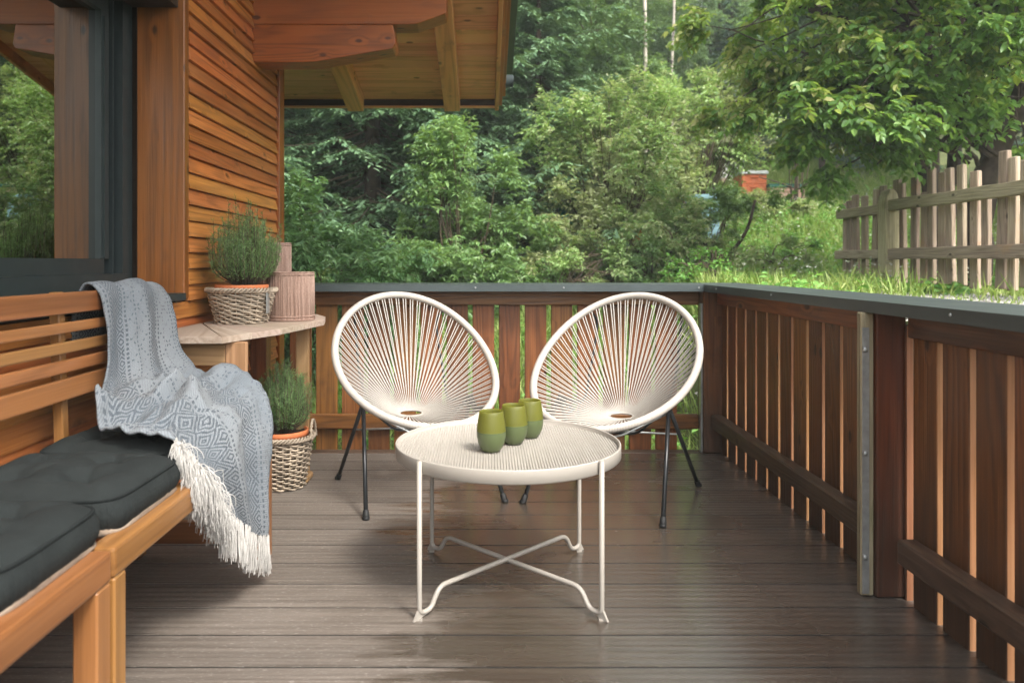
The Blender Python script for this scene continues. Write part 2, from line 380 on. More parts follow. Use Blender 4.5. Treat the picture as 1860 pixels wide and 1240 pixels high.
def knit_mat():
    """woven diamond pattern, UV in metres across / along the cloth"""
    m, t, b = newmat('woven_throw_cloth'); q = NB(t)
    uv = q.n('ShaderNodeTexCoord').outputs['UV']
    s = q.n('ShaderNodeSeparateXYZ'); q.l(uv, s.inputs[0]); u, v = s.outputs[0], s.outputs[1]
    def tri(x, per): return q.math('ABSOLUTE', q.math('SUBTRACT', q.math('FRACT', q.math('MULTIPLY', x, 1 / per)), .5))
    pu = .080; pv = .072
    d = q.math('ADD', tri(u, pu), tri(v, pv))                       # 0..1 diamond distance
    line = q.math('GREATER_THAN', q.math('FRACT', q.math('MULTIPLY', d, 5.2)), .50)
    band = q.math('FRACT', q.math('MULTIPLY', u, 1 / .235))
    bandm = q.math('MULTIPLY', q.math('GREATER_THAN', band, .12), q.math('LESS_THAN', band, .56))
    # rows of dark stitches beside the bands
    du = tri(u, .016); dv = tri(v, .016)
    dot = q.math('GREATER_THAN', q.math('SUBTRACT', .5, q.math('MAXIMUM', q.math('SUBTRACT', .5, du), q.math('SUBTRACT', .5, dv))), .22)
    e1 = q.math('LESS_THAN', q.math('ABSOLUTE', q.math('SUBTRACT', band, .07)), .032)
    e2 = q.math('LESS_THAN', q.math('ABSOLUTE', q.math('SUBTRACT', band, .62)), .032)
    e3 = q.math('LESS_THAN', q.math('ABSOLUTE', q.math('SUBTRACT', band, .80)), .02)
    rows = q.math('MULTIPLY', q.math('MINIMUM', q.math('ADD', e1, q.math('ADD', e2, e3)), 1.0), dot)
    zig = q.math('MULTIPLY', q.math('LESS_THAN', q.math('ABSOLUTE', q.math('SUBTRACT', d, .5)), .05), dot)
    darkf = q.math('MAXIMUM', q.math('MULTIPLY', bandm, line), q.math('MAXIMUM', rows, zig))
    fine = q.math('GREATER_THAN', q.math('FRACT', q.math('MULTIPLY', q.math('ADD', u, q.math('MULTIPLY', v, .6)), 1 / .0062)), .62)
    c = q.mix(q.math('MULTIPLY', fine, .5), (.215, .23, .24), (.045, .055, .068))
    c = q.mix(q.math('MULTIPLY', darkf, .92), c, (.010, .017, .028))
    tc = q.n('ShaderNodeTexCoord').outputs['Object']
    n2 = q.noise(tc, 420, 2, .6); c = q.mix(q.mapr(n2, .35, .65, 0, .25), c, (.40, .41, .41))
    big = q.noise(uv, 3.1, 2); c = q.mix(q.mapr(big, .35, .65, 0, .6), c, (.11, .135, .16))
    q.l(c, b.inputs['Base Color']); b.inputs['Roughness'].default_value = .95; b.inputs['Specular IOR Level'].default_value = .1
    b.inputs['Sheen Weight'].default_value = .1
    wv = q.math('ADD', q.math('MULTIPLY', tri(u, .0062), 1.0), q.math('MULTIPLY', tri(v, .0062), 1.0))
    q.l(q.bump(q.math('ADD', q.math('MULTIPLY', wv, .8), q.math('SUBTRACT', n2, q.math('MULTIPLY', darkf, .5))), .8, .004), b.inputs['Normal'])
    return m
M_knit = knit_mat()
M_fringe = plain('white_wool', (.46, .44, .41), .95, 0, .1, 60, .10)
def canvas(name, col):
    m, t, b = newmat(name); q = NB(t)
    tc = q.n('ShaderNodeTexCoord').outputs['Object']
    w1 = q.noise(q.mapping(tc, (900, 90, 90)), 1, 2); w2 = q.noise(q.mapping(tc, (90, 900, 90)), 1, 2)
    n = q.noise(tc, 9, 6, .65); ww = q.math('ADD', w1, w2)
    c = q.mix(q.mapr(n, .3, .7), tuple(x * .65 for x in col), tuple(x * 1.5 for x in col))
    c = q.mix(q.mapr(ww, .8, 1.3, 0, .35), c, tuple(x * 1.6 for x in col))
    q.l(c, b.inputs['Base Color']); b.inputs['Roughness'].default_value = .88; b.inputs['Specular IOR Level'].default_value = .2
    q.l(q.bump(q.math('ADD', ww, q.math('MULTIPLY', n, 4.0)), .5, .004), b.inputs['Normal'])
    return m
M_cush = canvas('charcoal_canvas', (.0125, .0150, .0146))
M_pipe = canvas('charcoal_piping', (.008, .010, .010))
M_cushb = canvas('beige_canvas', (.26, .20, .15))
def shade_mat():
    m, t, b = newmat('woven_lampshade_fibre'); q = NB(t)
    tc = q.n('ShaderNodeTexCoord').outputs['Object']
    s = q.n('ShaderNodeSeparateXYZ'); q.l(tc, s.inputs[0])
    st = q.noise(q.mapping(tc, (9, 9, 1.2)), 1, 4, .65)
    c = q.mix(q.mapr(st, .3, .7), (.25, .155, .115), (.42, .295, .235))
    c = q.mix(q.mapr(q.noise(tc, 160, 2), .35, .7, 0, .45), c, (.16, .09, .065))
    q.l(c, b.inputs['Base Color']); b.inputs['Roughness'].default_value = .85; b.inputs['Specular IOR Level'].default_value = .15
    q.l(q.bump(q.noise(tc, 230, 2), .6, .003), b.inputs['Normal'])
    return m
M_shade = shade_mat()

def ground_mat():
    m, t, b = newmat('meadow_soil'); q = NB(t)
    tc = q.n('ShaderNodeTexCoord').outputs['Object']
    n1 = q.noise(tc, 1.3, 5, .65); n2 = q.noise(tc, 14, 5, .7)
    c = q.mix(q.mapr(n1, .35, .65), (.07, .085, .035), (.11, .125, .05))
    c = q.mix(q.mapr(n2, .55, .75), c, (.12, .085, .05))
    q.l(c, b.inputs['Base Color']); b.inputs['Roughness'].default_value = .95; b.inputs['Specular IOR Level'].default_value = .1
    q.l(q.bump(n2, .8, .05), b.inputs['Normal'])
    return m
M_ground = ground_mat()

# ------------------------------------------------------------------ terrain
def sstep(a, b, x):
    t = np.clip((np.asarray(x, dtype=float) - a) / (b - a), 0, 1); return t * t * (3 - 2 * t)
def ground_z(x, y):
    x = np.asarray(x, dtype=float); y = np.asarray(y, dtype=float)
    r = sstep(1.42, 2.0, x)
    lowpart = -.34 + sstep(4.9, 9.2, y) * 1.0
    hill = .27 * np.clip(y - 8.6, 0, 6.6) + .34 * np.clip(y - 15.2, 0, 60)
    w = .05 * np.sin(x * 1.3 + y * .7) + .04 * np.sin(x * .6 - y * 1.9 + 2)
    w = w * sstep(8, 11, y)
    w2 = .35 * np.sin(x * .35 + .5) * sstep(15, 24, y)
    return r * .80 + (1 - r) * lowpart + hill + w + w2
gx = np.concatenate([np.linspace(-60, -8, 27), np.linspace(-7.5, 10, 86), np.linspace(10.6, 60, 27)])
gy = np.concatenate([np.linspace(-60, -6, 20), np.linspace(-5, 18, 100), np.linspace(18.6, 95, 50)])
X, Y = np.meshgrid(gx, gy); Z = ground_z(X, Y)
V = np.stack([X, Y, Z], -1).reshape(-1, 3); nx = len(gx)
i = np.arange(len(gy) - 1)[:, None]; j = np.arange(nx - 1)[None, :]
F = np.stack([i * nx + j, i * nx + j + 1, (i + 1) * nx + j + 1, (i + 1) * nx + j], -1).reshape(-1, 4)
tag(link('ground', npmesh('ground', V, F, True), M_ground), kind='structure')

# ------------------------------------------------------------------ deck
deck = tag(bpy.data.objects.new('deck', None), 'grey brown grooved decking boards, rain wet on the right', kind='structure'); COL.objects.link(deck)
LINE0 = 2.019; PW = .175
for k in range(-17, 13):
    y0 = LINE0 + PW * k; box('deck_board', (-1.36, y0 + .0042, -.028), (1.42, y0 + PW - .0042, 0), M_deck, deck, bev=0, ax='x')
    box('gap_shade_strip', (-1.36, y0 - .0040, -.02), (1.42, y0 + .0040, -.0018), M_rub, deck, bev=0, ax='x')  # near-flush black strip added in each gap to stand in for its shade
box('deck_edge_board', (-1.36, LINE0 + 13 * PW + .004, -.028), (1.42, 4.375, 0.002), M_railg, deck, bev=.004, ax='x')
for x in (-1.2, -.6, 0, .6, 1.2):
    box('joist', (x - .03, -1, -.14), (x + .03, 4.33, -.031), M_railg, deck)
box('rim_joist', (-1.36, 4.335, -.2), (1.42, 4.372, -.031), M_railg, deck)

# ------------------------------------------------------------------ back balustrade
CZ = .946
br = thing('deck_balustrade', 'brown board balustrade with dark metal coping running behind the two white chairs', 'railing', (0, 4.4, 0))
yb = 4.405
k0 = -.834 - .0752
for k in range(-2, 15):
    cx = k0 + .1505 * k
    if cx + .0625 > 1.24 or cx - .0625 < -1.235: continue
    w = .0625 + random.uniform(-.0015, .0015)
    box('baluster', (cx - w, yb, -.17), (cx + w, yb + .024, .87), M_rail, br, bev=.003)
box('top_rail', (-1.24, yb - .036, .826), (1.225, yb - .001, .908), M_rail, br, bev=.004)
box('bottom_rail', (-1.24, yb - .040, .118), (1.225, yb - .001, .203), M_rail, br, bev=.006)
box('post', (-1.334, yb - .05, .003), (-1.243, yb + .05, .908), M_rail, br, bev=.004)
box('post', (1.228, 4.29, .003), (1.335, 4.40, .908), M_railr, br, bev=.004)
box('bracket', (1.214, 4.296, .003), (1.225, 4.330, .84), M_steel, br, bev=.001)
# coping: folded sheet, top face slightly sloped to the inside
def coping(name, x0, x1, y0, y1, parent, inner):
    mb = MB(); z = CZ
    mb.box((x0, y0, z - .004), (x1, y1, z))
    if inner == 'y':
        mb.box((x0, y0 - .002, z - .036), (x1, y0 - .0002, z + .0)); mb.box((x0, y1 + .0002, z - .05), (x1, y1 + .002, z)); mb.box((x0, y0 - .002, z - .038), (x1, y0 + .02, z - .0362))
    else:
        mb.box((x0 - .002, y0, z - .036), (x0 - .0002, y1, z)); mb.box((x1 + .0002, y0, z - .05), (x1 + .002, y1, z)); mb.box((x0 - .002, y0, z - .038), (x0 + .02, y1, z - .0362))
    return mb.build(name, M_cope, parent)
coping('coping', -1.335, 1.218, 4.25, 4.66, br, 'y')
box('cap_board', (-1.33, 4.28, .909), (1.21, 4.64, .941), M_rail, br)
scr = MB(); scr.lathe([(0.0, .003), (.004, .0025), (.005, 0)], 10); scr_me = scr.mesh('screw')
scr_me.materials.append(M_steel)
for x in (-.05, .44, 1.19):
    o = link('screw', scr_me, None, None, (x, 4.2475, .929), (R(90), 0, 0)); attach(o, br)

# ------------------------------------------------------------------ right balustrade
rr_ = thing('deck_balustrade', 'long brown board balustrade with metal coping along the right side of the deck', 'railing', (1.33, 3, 0))
xb = 1.332
def board_edges(o):
    me = o.data
    if len(me.materials) < 2:
        me.materials.append(M_edge)
        for p in me.polygons:
            if abs(p.normal.y) > .9: p.material_index = 1
gaps = [4.185, 4.036, 3.892, 3.742, 3.597, 3.449, 3.301, 3.144, 2.996, 2.844, 2.69, 2.54]
for a in range(len(gaps)):
    yh = gaps[a]; yl = (gaps[a + 1] + .028) if a + 1 < len(gaps) else yh - .122
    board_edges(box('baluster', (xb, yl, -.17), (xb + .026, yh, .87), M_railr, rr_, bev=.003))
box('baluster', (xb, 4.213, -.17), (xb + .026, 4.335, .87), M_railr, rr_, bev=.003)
g2 = [2.377 - .1505 * k for k in range(0, 18)]
for yh in g2:
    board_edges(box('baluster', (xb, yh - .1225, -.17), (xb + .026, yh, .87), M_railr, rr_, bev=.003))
for (ya, yc) in ((2.535, 4.288), (-.4, 2.356)):
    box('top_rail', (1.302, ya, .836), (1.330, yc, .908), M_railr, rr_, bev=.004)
    box('bottom_rail', (1.268, ya, .142), (1.330, yc, .218), M_railg, rr_, bev=.006)
box('post', (1.2465, 2.43, .003), (1.340, 2.53, .908), M_dpost, rr_, bev=.004)
gp = tag(box('post', (1.203, 2.445, .003), (1.245, 2.474, .908), M_fence2, rr_, bev=.004), 'grey weathered post with a steel strip')
box('steel_strip', (1.206, 2.441, .012), (1.228, 2.4445, .86), M_steel, gp, bev=.0008)
bolt = MB(); bolt.lathe([(0, .009), (.006, .0085), (.0085, .006), (.009, 0)], 10); bolt_me = bolt.mesh('bolt', True); bolt_me.materials.append(M_steel)
for z in (.79, .46, .13):
    o = link('bolt', bolt_me, None, None, (1.213, 2.4405, z), (R(90), 0, 0)); attach(o, gp)
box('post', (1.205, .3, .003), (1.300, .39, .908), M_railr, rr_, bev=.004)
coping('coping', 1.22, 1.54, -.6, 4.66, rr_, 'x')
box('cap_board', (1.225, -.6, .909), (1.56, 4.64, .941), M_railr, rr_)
for y in (4.02, 3.25, 2.0, 1.2):
    o = link('screw', scr_me, None, None, (1.2175, y, .93), (0, R(-90), 0)); attach(o, rr_)

# ------------------------------------------------------------------ house
house = thing('timber_house', 'timber house corner with orange clapboards, anthracite window and wide eaves', 'house', (-1.34, 4.0, 0))
WX = -1.34
def clap_mesh(L):
    # local X along the board, +Z up, face towards +Y
    h = .0727; V = []
    for x in (-L / 2, L / 2):
        V += [(x, -.006, -.004), (x, .022, -.004), (x, .0225, .003), (x, .006, h - .008), (x, -.006, h - .008)]
    F4 = [(0, 5, 6, 1), (1, 6, 7, 2), (2, 7, 8, 3), (3, 8, 9, 4), (4, 9, 5, 0)]
    me = npmesh('clapboard', V, [np.array(F4), np.array([(0, 1, 2), (0, 2, 3), (0, 3, 4), (5, 7, 6), (5, 8, 7), (5, 9, 8)])])
    me.materials.append(M_clap); return me
me_short = clap_mesh(1.47); me_long = clap_mesh(5.6)
zb = .973 - .0727 * 13 - .0727
for k in range(0, 44):
    z = zb + .0727 * k
    if z > 3.0: break
    long_ = z + .0727 < .915
    me_ = me_long if long_ else me_short
    cy = (3.46 + 4.93) / 2 if not long_ else 4.93 - 2.8
    # turned so that local +Y looks to +X of the world
    o = link('clapboard', me_, None, None, (WX - .013 + random.uniform(-.0012, .0012), cy, z), (0, 0, R(-90))); attach(o, house)
mbw = MB(); mbw.box((-6, -.2, -.5), (WX - .022, 3.1, .9)); mbw.box((-6, 3.46, -.5), (WX - .022, 4.96, 3.05)); mbw.box((-6, -.2, 2.2), (WX - .022, 3.4, 3.3)); mbw.box((-6, 3.1001, -.5), (WX - .022, 3.4599, .9))
mbw.build('wall', M_brn, house)
box('corner_board', (-1.40, 4.935, -.4), (-1.322, 5.055, 2.62), M_beam, house, bev=.004)
box('window_post', (-1.546, 3.40, .905), (-1.334, 3.455, 3.0), M_post, house, bev=.004)
win = MB()
win.box((-1.66, .3, 1.020), (-1.598, 3.215, 1.083))          # sash bottom
win.box((-1.66, 3.19, 1.0835), (-1.598, 3.255, 2.12))        # sash side
win.box((-1.68, .25, .938), (-1.565, 3.40, 1.0195))          # frame bottom
win.box((-1.68, 3.31, 1.020), (-1.565, 3.3985, 2.2))         # frame side
win.box((-1.68, 3.256, 1.020), (-1.635, 3.309, 2.2))         # recess
win.box((-1.66, 3.272, 1.020), (-1.59, 3.284, 2.2))
win.box((-1.612, 3.206, 1.0836), (-1.590, 3.216, 2.1))
win.box((-1.66, .3, 2.121), (-1.598, 3.255, 2.19)); win.box((-1.68, .25, 2.201), (-1.565, 3.3985, 2.3))
win.box((-1.66, .25, 1.0836), (-1.598, .32, 2.12))
wf = win.build('window', M_frame, house)
pn = MB(); pn.box((-1.632, .32, 1.08), (-1.624, 3.20, 2.13)); pn.build('pane', M_glass, wf)
box('window_sill', (-1.60, .25, .905), (-1.300, 3.335, .936), M_frame, wf, bev=.002)
box('window_sill_trim', (-1.60, 3.336, .89), (-1.345, 3.40, .904), M_brn, wf, bev=.002)

# roof: slope falls away from the viewer
SL = .22; YE = 6.2; ZE = 2.39; ang = math.atan(SL)
def rpt(x, s, n=0.0):
    """point on the soffit plane, s metres up the slope from the eave, n metres above it"""
    return Vector((x, YE - s * math.cos(ang) + n * math.sin(ang), ZE + s * math.sin(ang) + n * math.cos(ang)))
roofM = Matrix.Translation(Vector((0, YE, ZE))) @ Matrix.Rotation(-ang, 4, 'X')   # local y = up-slope reversed
def rbox(name, x0, x1, s0, s1, n0, n1, mat, parent, **kw):
    return box(name, (x0, -s1, n0), (x1, -s0, n1), mat, parent, M=roofM, **kw)
mbr = MB(); mbr.box((-6, -6.1, .026), (.16, -.0, .16))
rd = link('roof', mbr.mesh('roof'), M_dark); rd.matrix_basis = roofM.copy(); attach(rd, house)
pw = .183
for k in range(33):
    rbox('soffit_plank', -3.0, .084, pw * k + .0012, pw * (k + 1) - .0012, 0, .024, M_soff, rd, bev=.0035, ax='x')
box('fascia', (-3.0, YE + .003, ZE - .048), (.084, YE + .035, ZE + .15), M_brn, rd, bev=.003)
box('fascia_trim', (-3.0, YE + .003, ZE - .062), (.084, YE + .05, ZE - .0485), M_soff, rd, bev=.003)
rbox('bargeboard', .085, .115, -.05, 6.05, -.075, .14, M_raft, rd, bev=.003)
rbox('bargeboard', .116, .142, -.02, 6.05, -.045, .14, M_beam, rd, bev=.003)
rbox('bargeboard', .143, .165, .10, 6.05, -.02, .15, M_beam, rd, bev=.003)
rbox('verge_flashing', .166, .21, .45, 6.05, .0, .18, M_dark, rd, bev=.002)
for x0 in (-1.09, -.32, .45 - 2.31):
    rbox('rafter', x0, x0 + .125, .06, 6.04, -.13, -.001, M_raft, rd, bev=.003)
gm = MB(); th = np.linspace(R(-190), R(10), 16)
prof = [(math.cos(a) * .075, math.sin(a) * .075) for a in th]
V = []; 
for x in (-3.0, .235):
    for rr in (.075, .070):
        for a in th: V.append((x, 6.36 + math.cos(a) * rr * .9, 2.60 + math.sin(a) * rr))
n_ = len(th); F = []
for a in range(n_ - 1):
    F += [(a, a + 1, 2 * n_ + a + 1, 2 * n_ + a), (n_ + a, 3 * n_ + a, 3 * n_ + a + 1, n_ + a + 1), (2 * n_ + a, 2 * n_ + a + 1, 3 * n_ + a + 1, 3 * n_ + a)]
gm.add(V, F); gm.box((.2352, 6.293, 2.527), (.238, 6.427, 2.602))
gm.build('gutter', M_cope, rd, True)
# purlin and corbel carrying the rafters
def prism(name, prof, y0, y1, mat, parent):
    c = np.mean(prof, 0); n = len(prof); bm = bmesh.new()
    cy = (y0 + y1) / 2
    a = [bm.verts.new((p[0] - c[0], y0 - cy, p[1] - c[1])) for p in prof]; b2 = [bm.verts.new((p[0] - c[0], y1 - cy, p[1] - c[1])) for p in prof]
    bm.faces.new(a); bm.faces.new(b2[::-1])
    for i in range(n): bm.faces.new((a[i], b2[i], b2[(i + 1) % n], a[(i + 1) % n]))
    bmesh.ops.recalc_face_normals(bm, faces=bm.faces)
    bmesh.ops.bevel(bm, geom=list(bm.edges), offset=.004, segments=1, affect='EDGES')
    me = bpy.data.meshes.new(name); bm.to_mesh(me); bm.free(); me.materials.append(mat)
    o = bpy.data.objects.new(name, me); COL.objects.link(o); o.location = (c[0], cy, c[1]); return attach(o, parent)
prism('purlin', [(-1.42, 2.447), (-.44, 2.447), (-.39, 2.450), (-.225, 2.51), (-.215, 2.64), (-1.42, 2.64)], 4.43, 4.61, M_beam, house)
prism('corbel', [(-1.42, 2.228), (-1.05, 2.228), (-.972, 2.232), (-.53, 2.308), (-.515, 2.335), (-.53, 2.4455), (-1.42, 2.4455)], 4.43, 4.61, M_beam, house)
# ------------------------------------------------------------------ coffee table
def crs(pts, n):
    """Catmull-Rom through pts"""
    P = [np.array(p, dtype=float) for p in pts]; P = [2 * P[0] - P[1]] + P + [2 * P[-1] - P[-2]]; out = []
    m = len(P) - 3
    for q in np.linspace(0, m - 1e-6, n):
        i = int(q); t = q - i; a, b, c, d = P[i:i + 4]
        out.append(.5 * ((2 * b) + (c - a) * t + (2 * a - 5 * b + 4 * c - d) * t * t + (3 * b - a - 3 * c + d) * t ** 3))
    return np.array(out)
def fillet(pts, r=.02, n=5):
    P = [np.array(p, dtype=float) for p in pts]; out = [P[0]]
    for i in range(1, len(P) - 1):
        a = P[i - 1] - P[i]; b = P[i + 1] - P[i]; la, lb = np.linalg.norm(a), np.linalg.norm(b)
        rr = min(r, la * .45, lb * .45); A = P[i] + a / la * rr; B = P[i] + b / lb * rr
        for t in np.linspace(0, 1, n): out.append((1 - t) ** 2 * A + 2 * t * (1 - t) * P[i] + t * t * B)
    out.append(P[-1]); return np.array(out)
TX, TY = .078, 2.56; TR = .374
tb = thing('coffee_table', 'round cream metal tray table with thin bent rod legs, three green glasses on it', 'table', (TX, TY, 0))
mb = MB(); mb.lathe([(0, .4285), (TR - .012, .4285), (TR - .004, .4300), (TR, .434), (TR, .4700), (TR - .001, .4725), (TR - .0035, .4735), (TR - .006, .4725), (TR - .007, .470), (TR - .007, .4566), (0, .4566)], 128, (TX, TY, 0))
mb.build('tray', M_cream, tb, True)
# the ribbed tray bottom: rounded ribs running away from the viewer
V = []; F = []; pitch = .0088; Rr = TR - .009; nr = int(Rr / pitch)
mb = MB()
for k in range(-nr, nr + 1):
    x = k * pitch; L = math.sqrt(max(0, Rr * Rr - x * x))
    if L < .01: continue
    w = pitch * .34; m_ = max(2, int(L * 2 / .0088)); ys = np.linspace(-L, L, m_ + 1)
    zz = .4583 + .0007 * np.sin(ys * 2 * math.pi / .0176 + k * math.pi)
    P = []
    for yy, z_ in zip(ys, zz):
        P += [(x - w, yy, .4567), (x - w * .55, yy, z_), (x + w * .55, yy, z_), (x + w, yy, .4567)]
    P = np.array(P) + np.array([TX, TY, 0]); i_ = np.arange(m_)[:, None] * 4; j_ = np.arange(3)[None, :]
    mb.add(P, np.stack([i_ + j_, i_ + 4 + j_, i_ + 5 + j_, i_ + 1 + j_], -1).reshape(-1, 4)[:, ::-1])
ribs = mb.build('tray_ribs', M_cream, tb); tag(ribs, kind='stuff')
LC = .267 * math.sqrt(2) + .008; rod = .0078
def rodpath(sign):
    u = np.array([1, sign, 0]) / math.sqrt(2)
    def P(d, z): return tuple(np.array([TX, TY, 0]) + u * d + np.array([0, 0, z]))
    return fillet([P(-LC, .474), P(-LC, .018), P(-LC + .045, .018), P(-LC + .080, .076 + (.002 if sign > 0 else -.002)), P(LC - .080, .076 + (.002 if sign > 0 else -.002)), P(LC - .045, .018), P(LC, .018), P(LC, .474)], .028, 7)
for sgn in (1, -1):
    mb = MB(); mb.tube(rodpath(sgn) + np.array([0, 0, .006 if sgn > 0 else -.009]) * 0, rod, 12)
    lg = mb.build('leg_frame', M_cream, tb, True)
    for e in (-1, 1):
        u = np.array([1, sgn, 0]) / math.sqrt(2) * e; c = np.array([TX, TY, 0]) + u * LC; p = np.array([-u[1], u[0], 0])
        ft = MB(); s_ = .0035
        A = [c - u * .034 + np.array([0, 0, .014]), c + u * .006 + np.array([0, 0, .030]), c + u * .024 + np.array([0, 0, .001]), c + u * .010 + np.array([0, 0, .001])]
        Vv = [a - p * s_ for a in A] + [a + p * s_ for a in A]
        ft.add(Vv, [(0, 1, 2, 3), (7, 6, 5, 4), (0, 4, 5, 1), (1, 5, 6, 2), (2, 6, 7, 3), (3, 7, 4, 0)])
        ft.box(tuple(c - np.array([.009, .009, 0])), tuple(c + np.array([.009, .009, .004])))
        ft.build('foot', M_cream, lg)

# ------------------------------------------------------------------ green glasses
def frosted(name, col, trans):
    m, t, b = newmat(name); q = NB(t)
    b.inputs['Base Color'].default_value = (*col, 1); b.inputs['Roughness'].default_value = .42
    b.inputs['Coat Weight'].default_value = .15
    if trans:
        tr = q.n('ShaderNodeBsdfTranslucent'); tr.inputs['Color'].default_value = (.62, .58, .03, 1)
        mx = q.n('ShaderNodeMixShader'); mx.inputs[0].default_value = trans
        q.l(b.outputs[0], mx.inputs[1]); q.l(tr.outputs[0], mx.inputs[2]); q.l(mx.outputs[0], t.nodes['Material Output'].inputs['Surface'])
    return m
M_gl1 = frosted('olive_frosted_glass', (.16, .165, .030), .42)
M_gl2 = frosted('moss_green_coating', (.075, .098, .035), 0)
gprof = [(.022, .0), (.028, .002), (.036, .013), (.0425, .028), (.0462, .045), (.0472, .056), (.0470, .0655)]
gprof2 = [(.0470, .0655), (.0458, .082), (.0432, .100), (.0405, .117), (.0385, .1285), (.0375, .130), (.0365, .1285), (.0385, .115), (.0412, .098), (.0436, .080), (.0446, .060), (.0430, .042), (.038, .024), (.028, .012), (.0, .010)]
def glass(x, y, label):
    g = thing('drinking_glass', label, 'glass', (x, y, .4585), 'green tumblers on the tray table')
    a = MB(); a.lathe([(0, 0)] + gprof, 40, (x, y, .4590)); a.build('coating', M_gl2, g, True)
    a = MB(); a.lathe(gprof2, 40, (x, y, .4590)); a.build('glass_bowl', M_gl1, g, True)
glass(.022, 2.470, 'frontmost of the three green glasses, the one nearest the viewer on the tray')
glass(.098, 2.575, 'middle one of the three green glasses, half hidden by the front one')
glass(.158, 2.668, 'rearmost green glass of the row of three, at its right end')

# ------------------------------------------------------------------ cord chairs (built at the origin facing -y, then placed)
def rim_pt(t):
    c = math.cos(t); s = math.sin(t)
    side = s * (.372 + .030 * c); fwd = .025 - .395 * c            # fwd > 0 towards the sitter's knees
    z = .588 + .262 * c + .052 * c * c
    return np.array([side, -fwd, z])
def make_chair(label):
    ch = thing('cord_chair', label, 'chair', (0, 0, 0), 'round cord lounge chairs')
    N = 160; P = np.array([rim_pt(2 * math.pi * k / N) for k in range(N)])
    mb = MB(); mb.tube(P, .0172, 14, closed=True)
    mb.build('rim', M_cordwrap, ch, True)
    hub = np.array([0, .085, .345]); hr = .056
    th = np.linspace(0, 2 * math.pi, 32, endpoint=False)
    ring = np.stack([np.cos(th) * hr, .085 + np.sin(th) * hr * .95, np.full(32, .345) + np.sin(th) * .004], -1)
    mb = MB(); mb.tube(ring, .005, 8, closed=True); mb.build('centre_ring', M_cord, ch, True)
    u = MB(); u.tube([(0, 0, 0), (0, 0, 1)], 1, 6, caps=False); ume = u.mesh('cord', True); ume.materials.append(M_cord)
    nc = 132
    for k in range(nc):
        pair = k // 2; t = 2 * math.pi * (pair * 2 + .5 + (.36 if k % 2 else -.36) * 1.0) / nc
        a = rim_pt(t)
        th_ = math.atan2(a[1] - .035, a[0]); 
        tw = 2 * math.pi * (pair + .5) / (nc / 2)
        # hub point: same direction as the rim point, spread evenly
        th_ = math.pi / 2 - tw + (.02 if k % 2 else -.02)
        b = np.array([math.cos(th_) * hr, .085 + math.sin(th_) * hr * .95, .345 + math.sin(th_) * .004])
        a = a + np.array([0, 0, -.004]); d = Vector(b - a); L = d.length
        o = bpy.data.objects.new('cord', ume); COL.objects.link(o)
        o.matrix_basis = Matrix.Translation(Vector(a)) @ d.to_track_quat('Z', 'Y').to_matrix().to_4x4() @ Matrix.Diagonal((.0027, .0027, L, 1))
        attach(o, ch)
    J = {}
    for s_ in (-1, 1):
        j = np.array([.262 * s_, -.045, .435]); J[s_] = j
        for (fx, fy) in ((.315 * s_, -.325), (.305 * s_, .320)):
            mb = MB(); f = np.array([fx, fy, .0]); d = (j - f) / np.linalg.norm(j - f)
            mb.tube([f + d * .02, j + np.array([0, 0, 0])], .0095, 10)
            lg = mb.build('leg', M_black, ch, True)
            mb = MB(); mb.tube([f + d * .004, f + d * .012, f + d * .038, f + d * .040], [.011, .014, .0125, .010], 12)
            mb.tube([f + np.array([0, 0, .0005]), f + np.array([0, 0, .012])], .015, 12)
            mb.build('foot_cap', M_rub, lg, True)
    # seat frame: rods from the joints under the seat and up the back to the rim
    mb = MB()
    for s_ in (-1, 1):
        j = J[s_]; top = rim_pt(s_ * .62)
        mb.tube(crs([j, (s_ * .20, .10, .40), (s_ * .215, .235, .52), (top[0] * .93, .335, .74), top + np.array([0, -.002, -.012])], 22), .0065, 8)
        mb.tube(crs([j, (s_ * .262, -.045, .435), (s_ * .22, -.19, .40), rim_pt(s_ * (math.pi - .85)) + np.array([0, .004, -.012])], 14), .0065, 8)
    mb.tube(fillet([J[-1], (-.10, -.0, .285), (.10, -.0, .285), J[1]], .05), .006, 8)
    mb.build('seat_frame', M_black, ch, True)
    mb = MB(); mb.tube(fillet([(-.25, .17, .27), (-.07, .05, .285), (.07, .05, .285), (.25, .17, .27)], .05), .0045, 8)
    mb.tube(fillet([J[-1] + np.array([.0, .03, -.03]), (-.05, -.12, .29), (.05, -.12, .29), J[1] + np.array([0, .03, -.03])], .05), .0045, 8)
    mb.build('brace', M_steel, ch, True)
    return ch
m, t, b = newmat('cream_wrapped_rim'); q = NB(t)
b.inputs['Base Color'].default_value = (.42, .38, .33, 1); b.inputs['Roughness'].default_value = .45
g_ = q.n('ShaderNodeTexCoord').outputs['Object']; wv = q.noise(q.mapping(g_, (140, 140, 140)), 1, 1)
gr = q.n('ShaderNodeTexGradient'); gr.gradient_type = 'RADIAL'; q.l(g_, gr.inputs[0])
q.l(q.bump(q.math('SINE', q.math('MULTIPLY', gr.outputs[1], 6.283 * 420)), .35, .002), b.inputs['Normal'])
M_cordwrap = m
ch1 = make_chair('cream cord chair on the left, turned towards the right, next to the basket plants')
kids = pair_kids(ch1)
C1 = Matrix.Translation((-.322, 3.60, 0)) @ Matrix.Rotation(R(22), 4, 'Z')
C2 = Matrix.Translation((.603, 3.53, 0)) @ Matrix.Rotation(R(-29), 4, 'Z')
ch2 = copy_tree(ch1, kids, C2); ch2['label'] = 'cream cord chair on the right, turned towards the left, nearest the corner post'
ch1.matrix_basis = C1

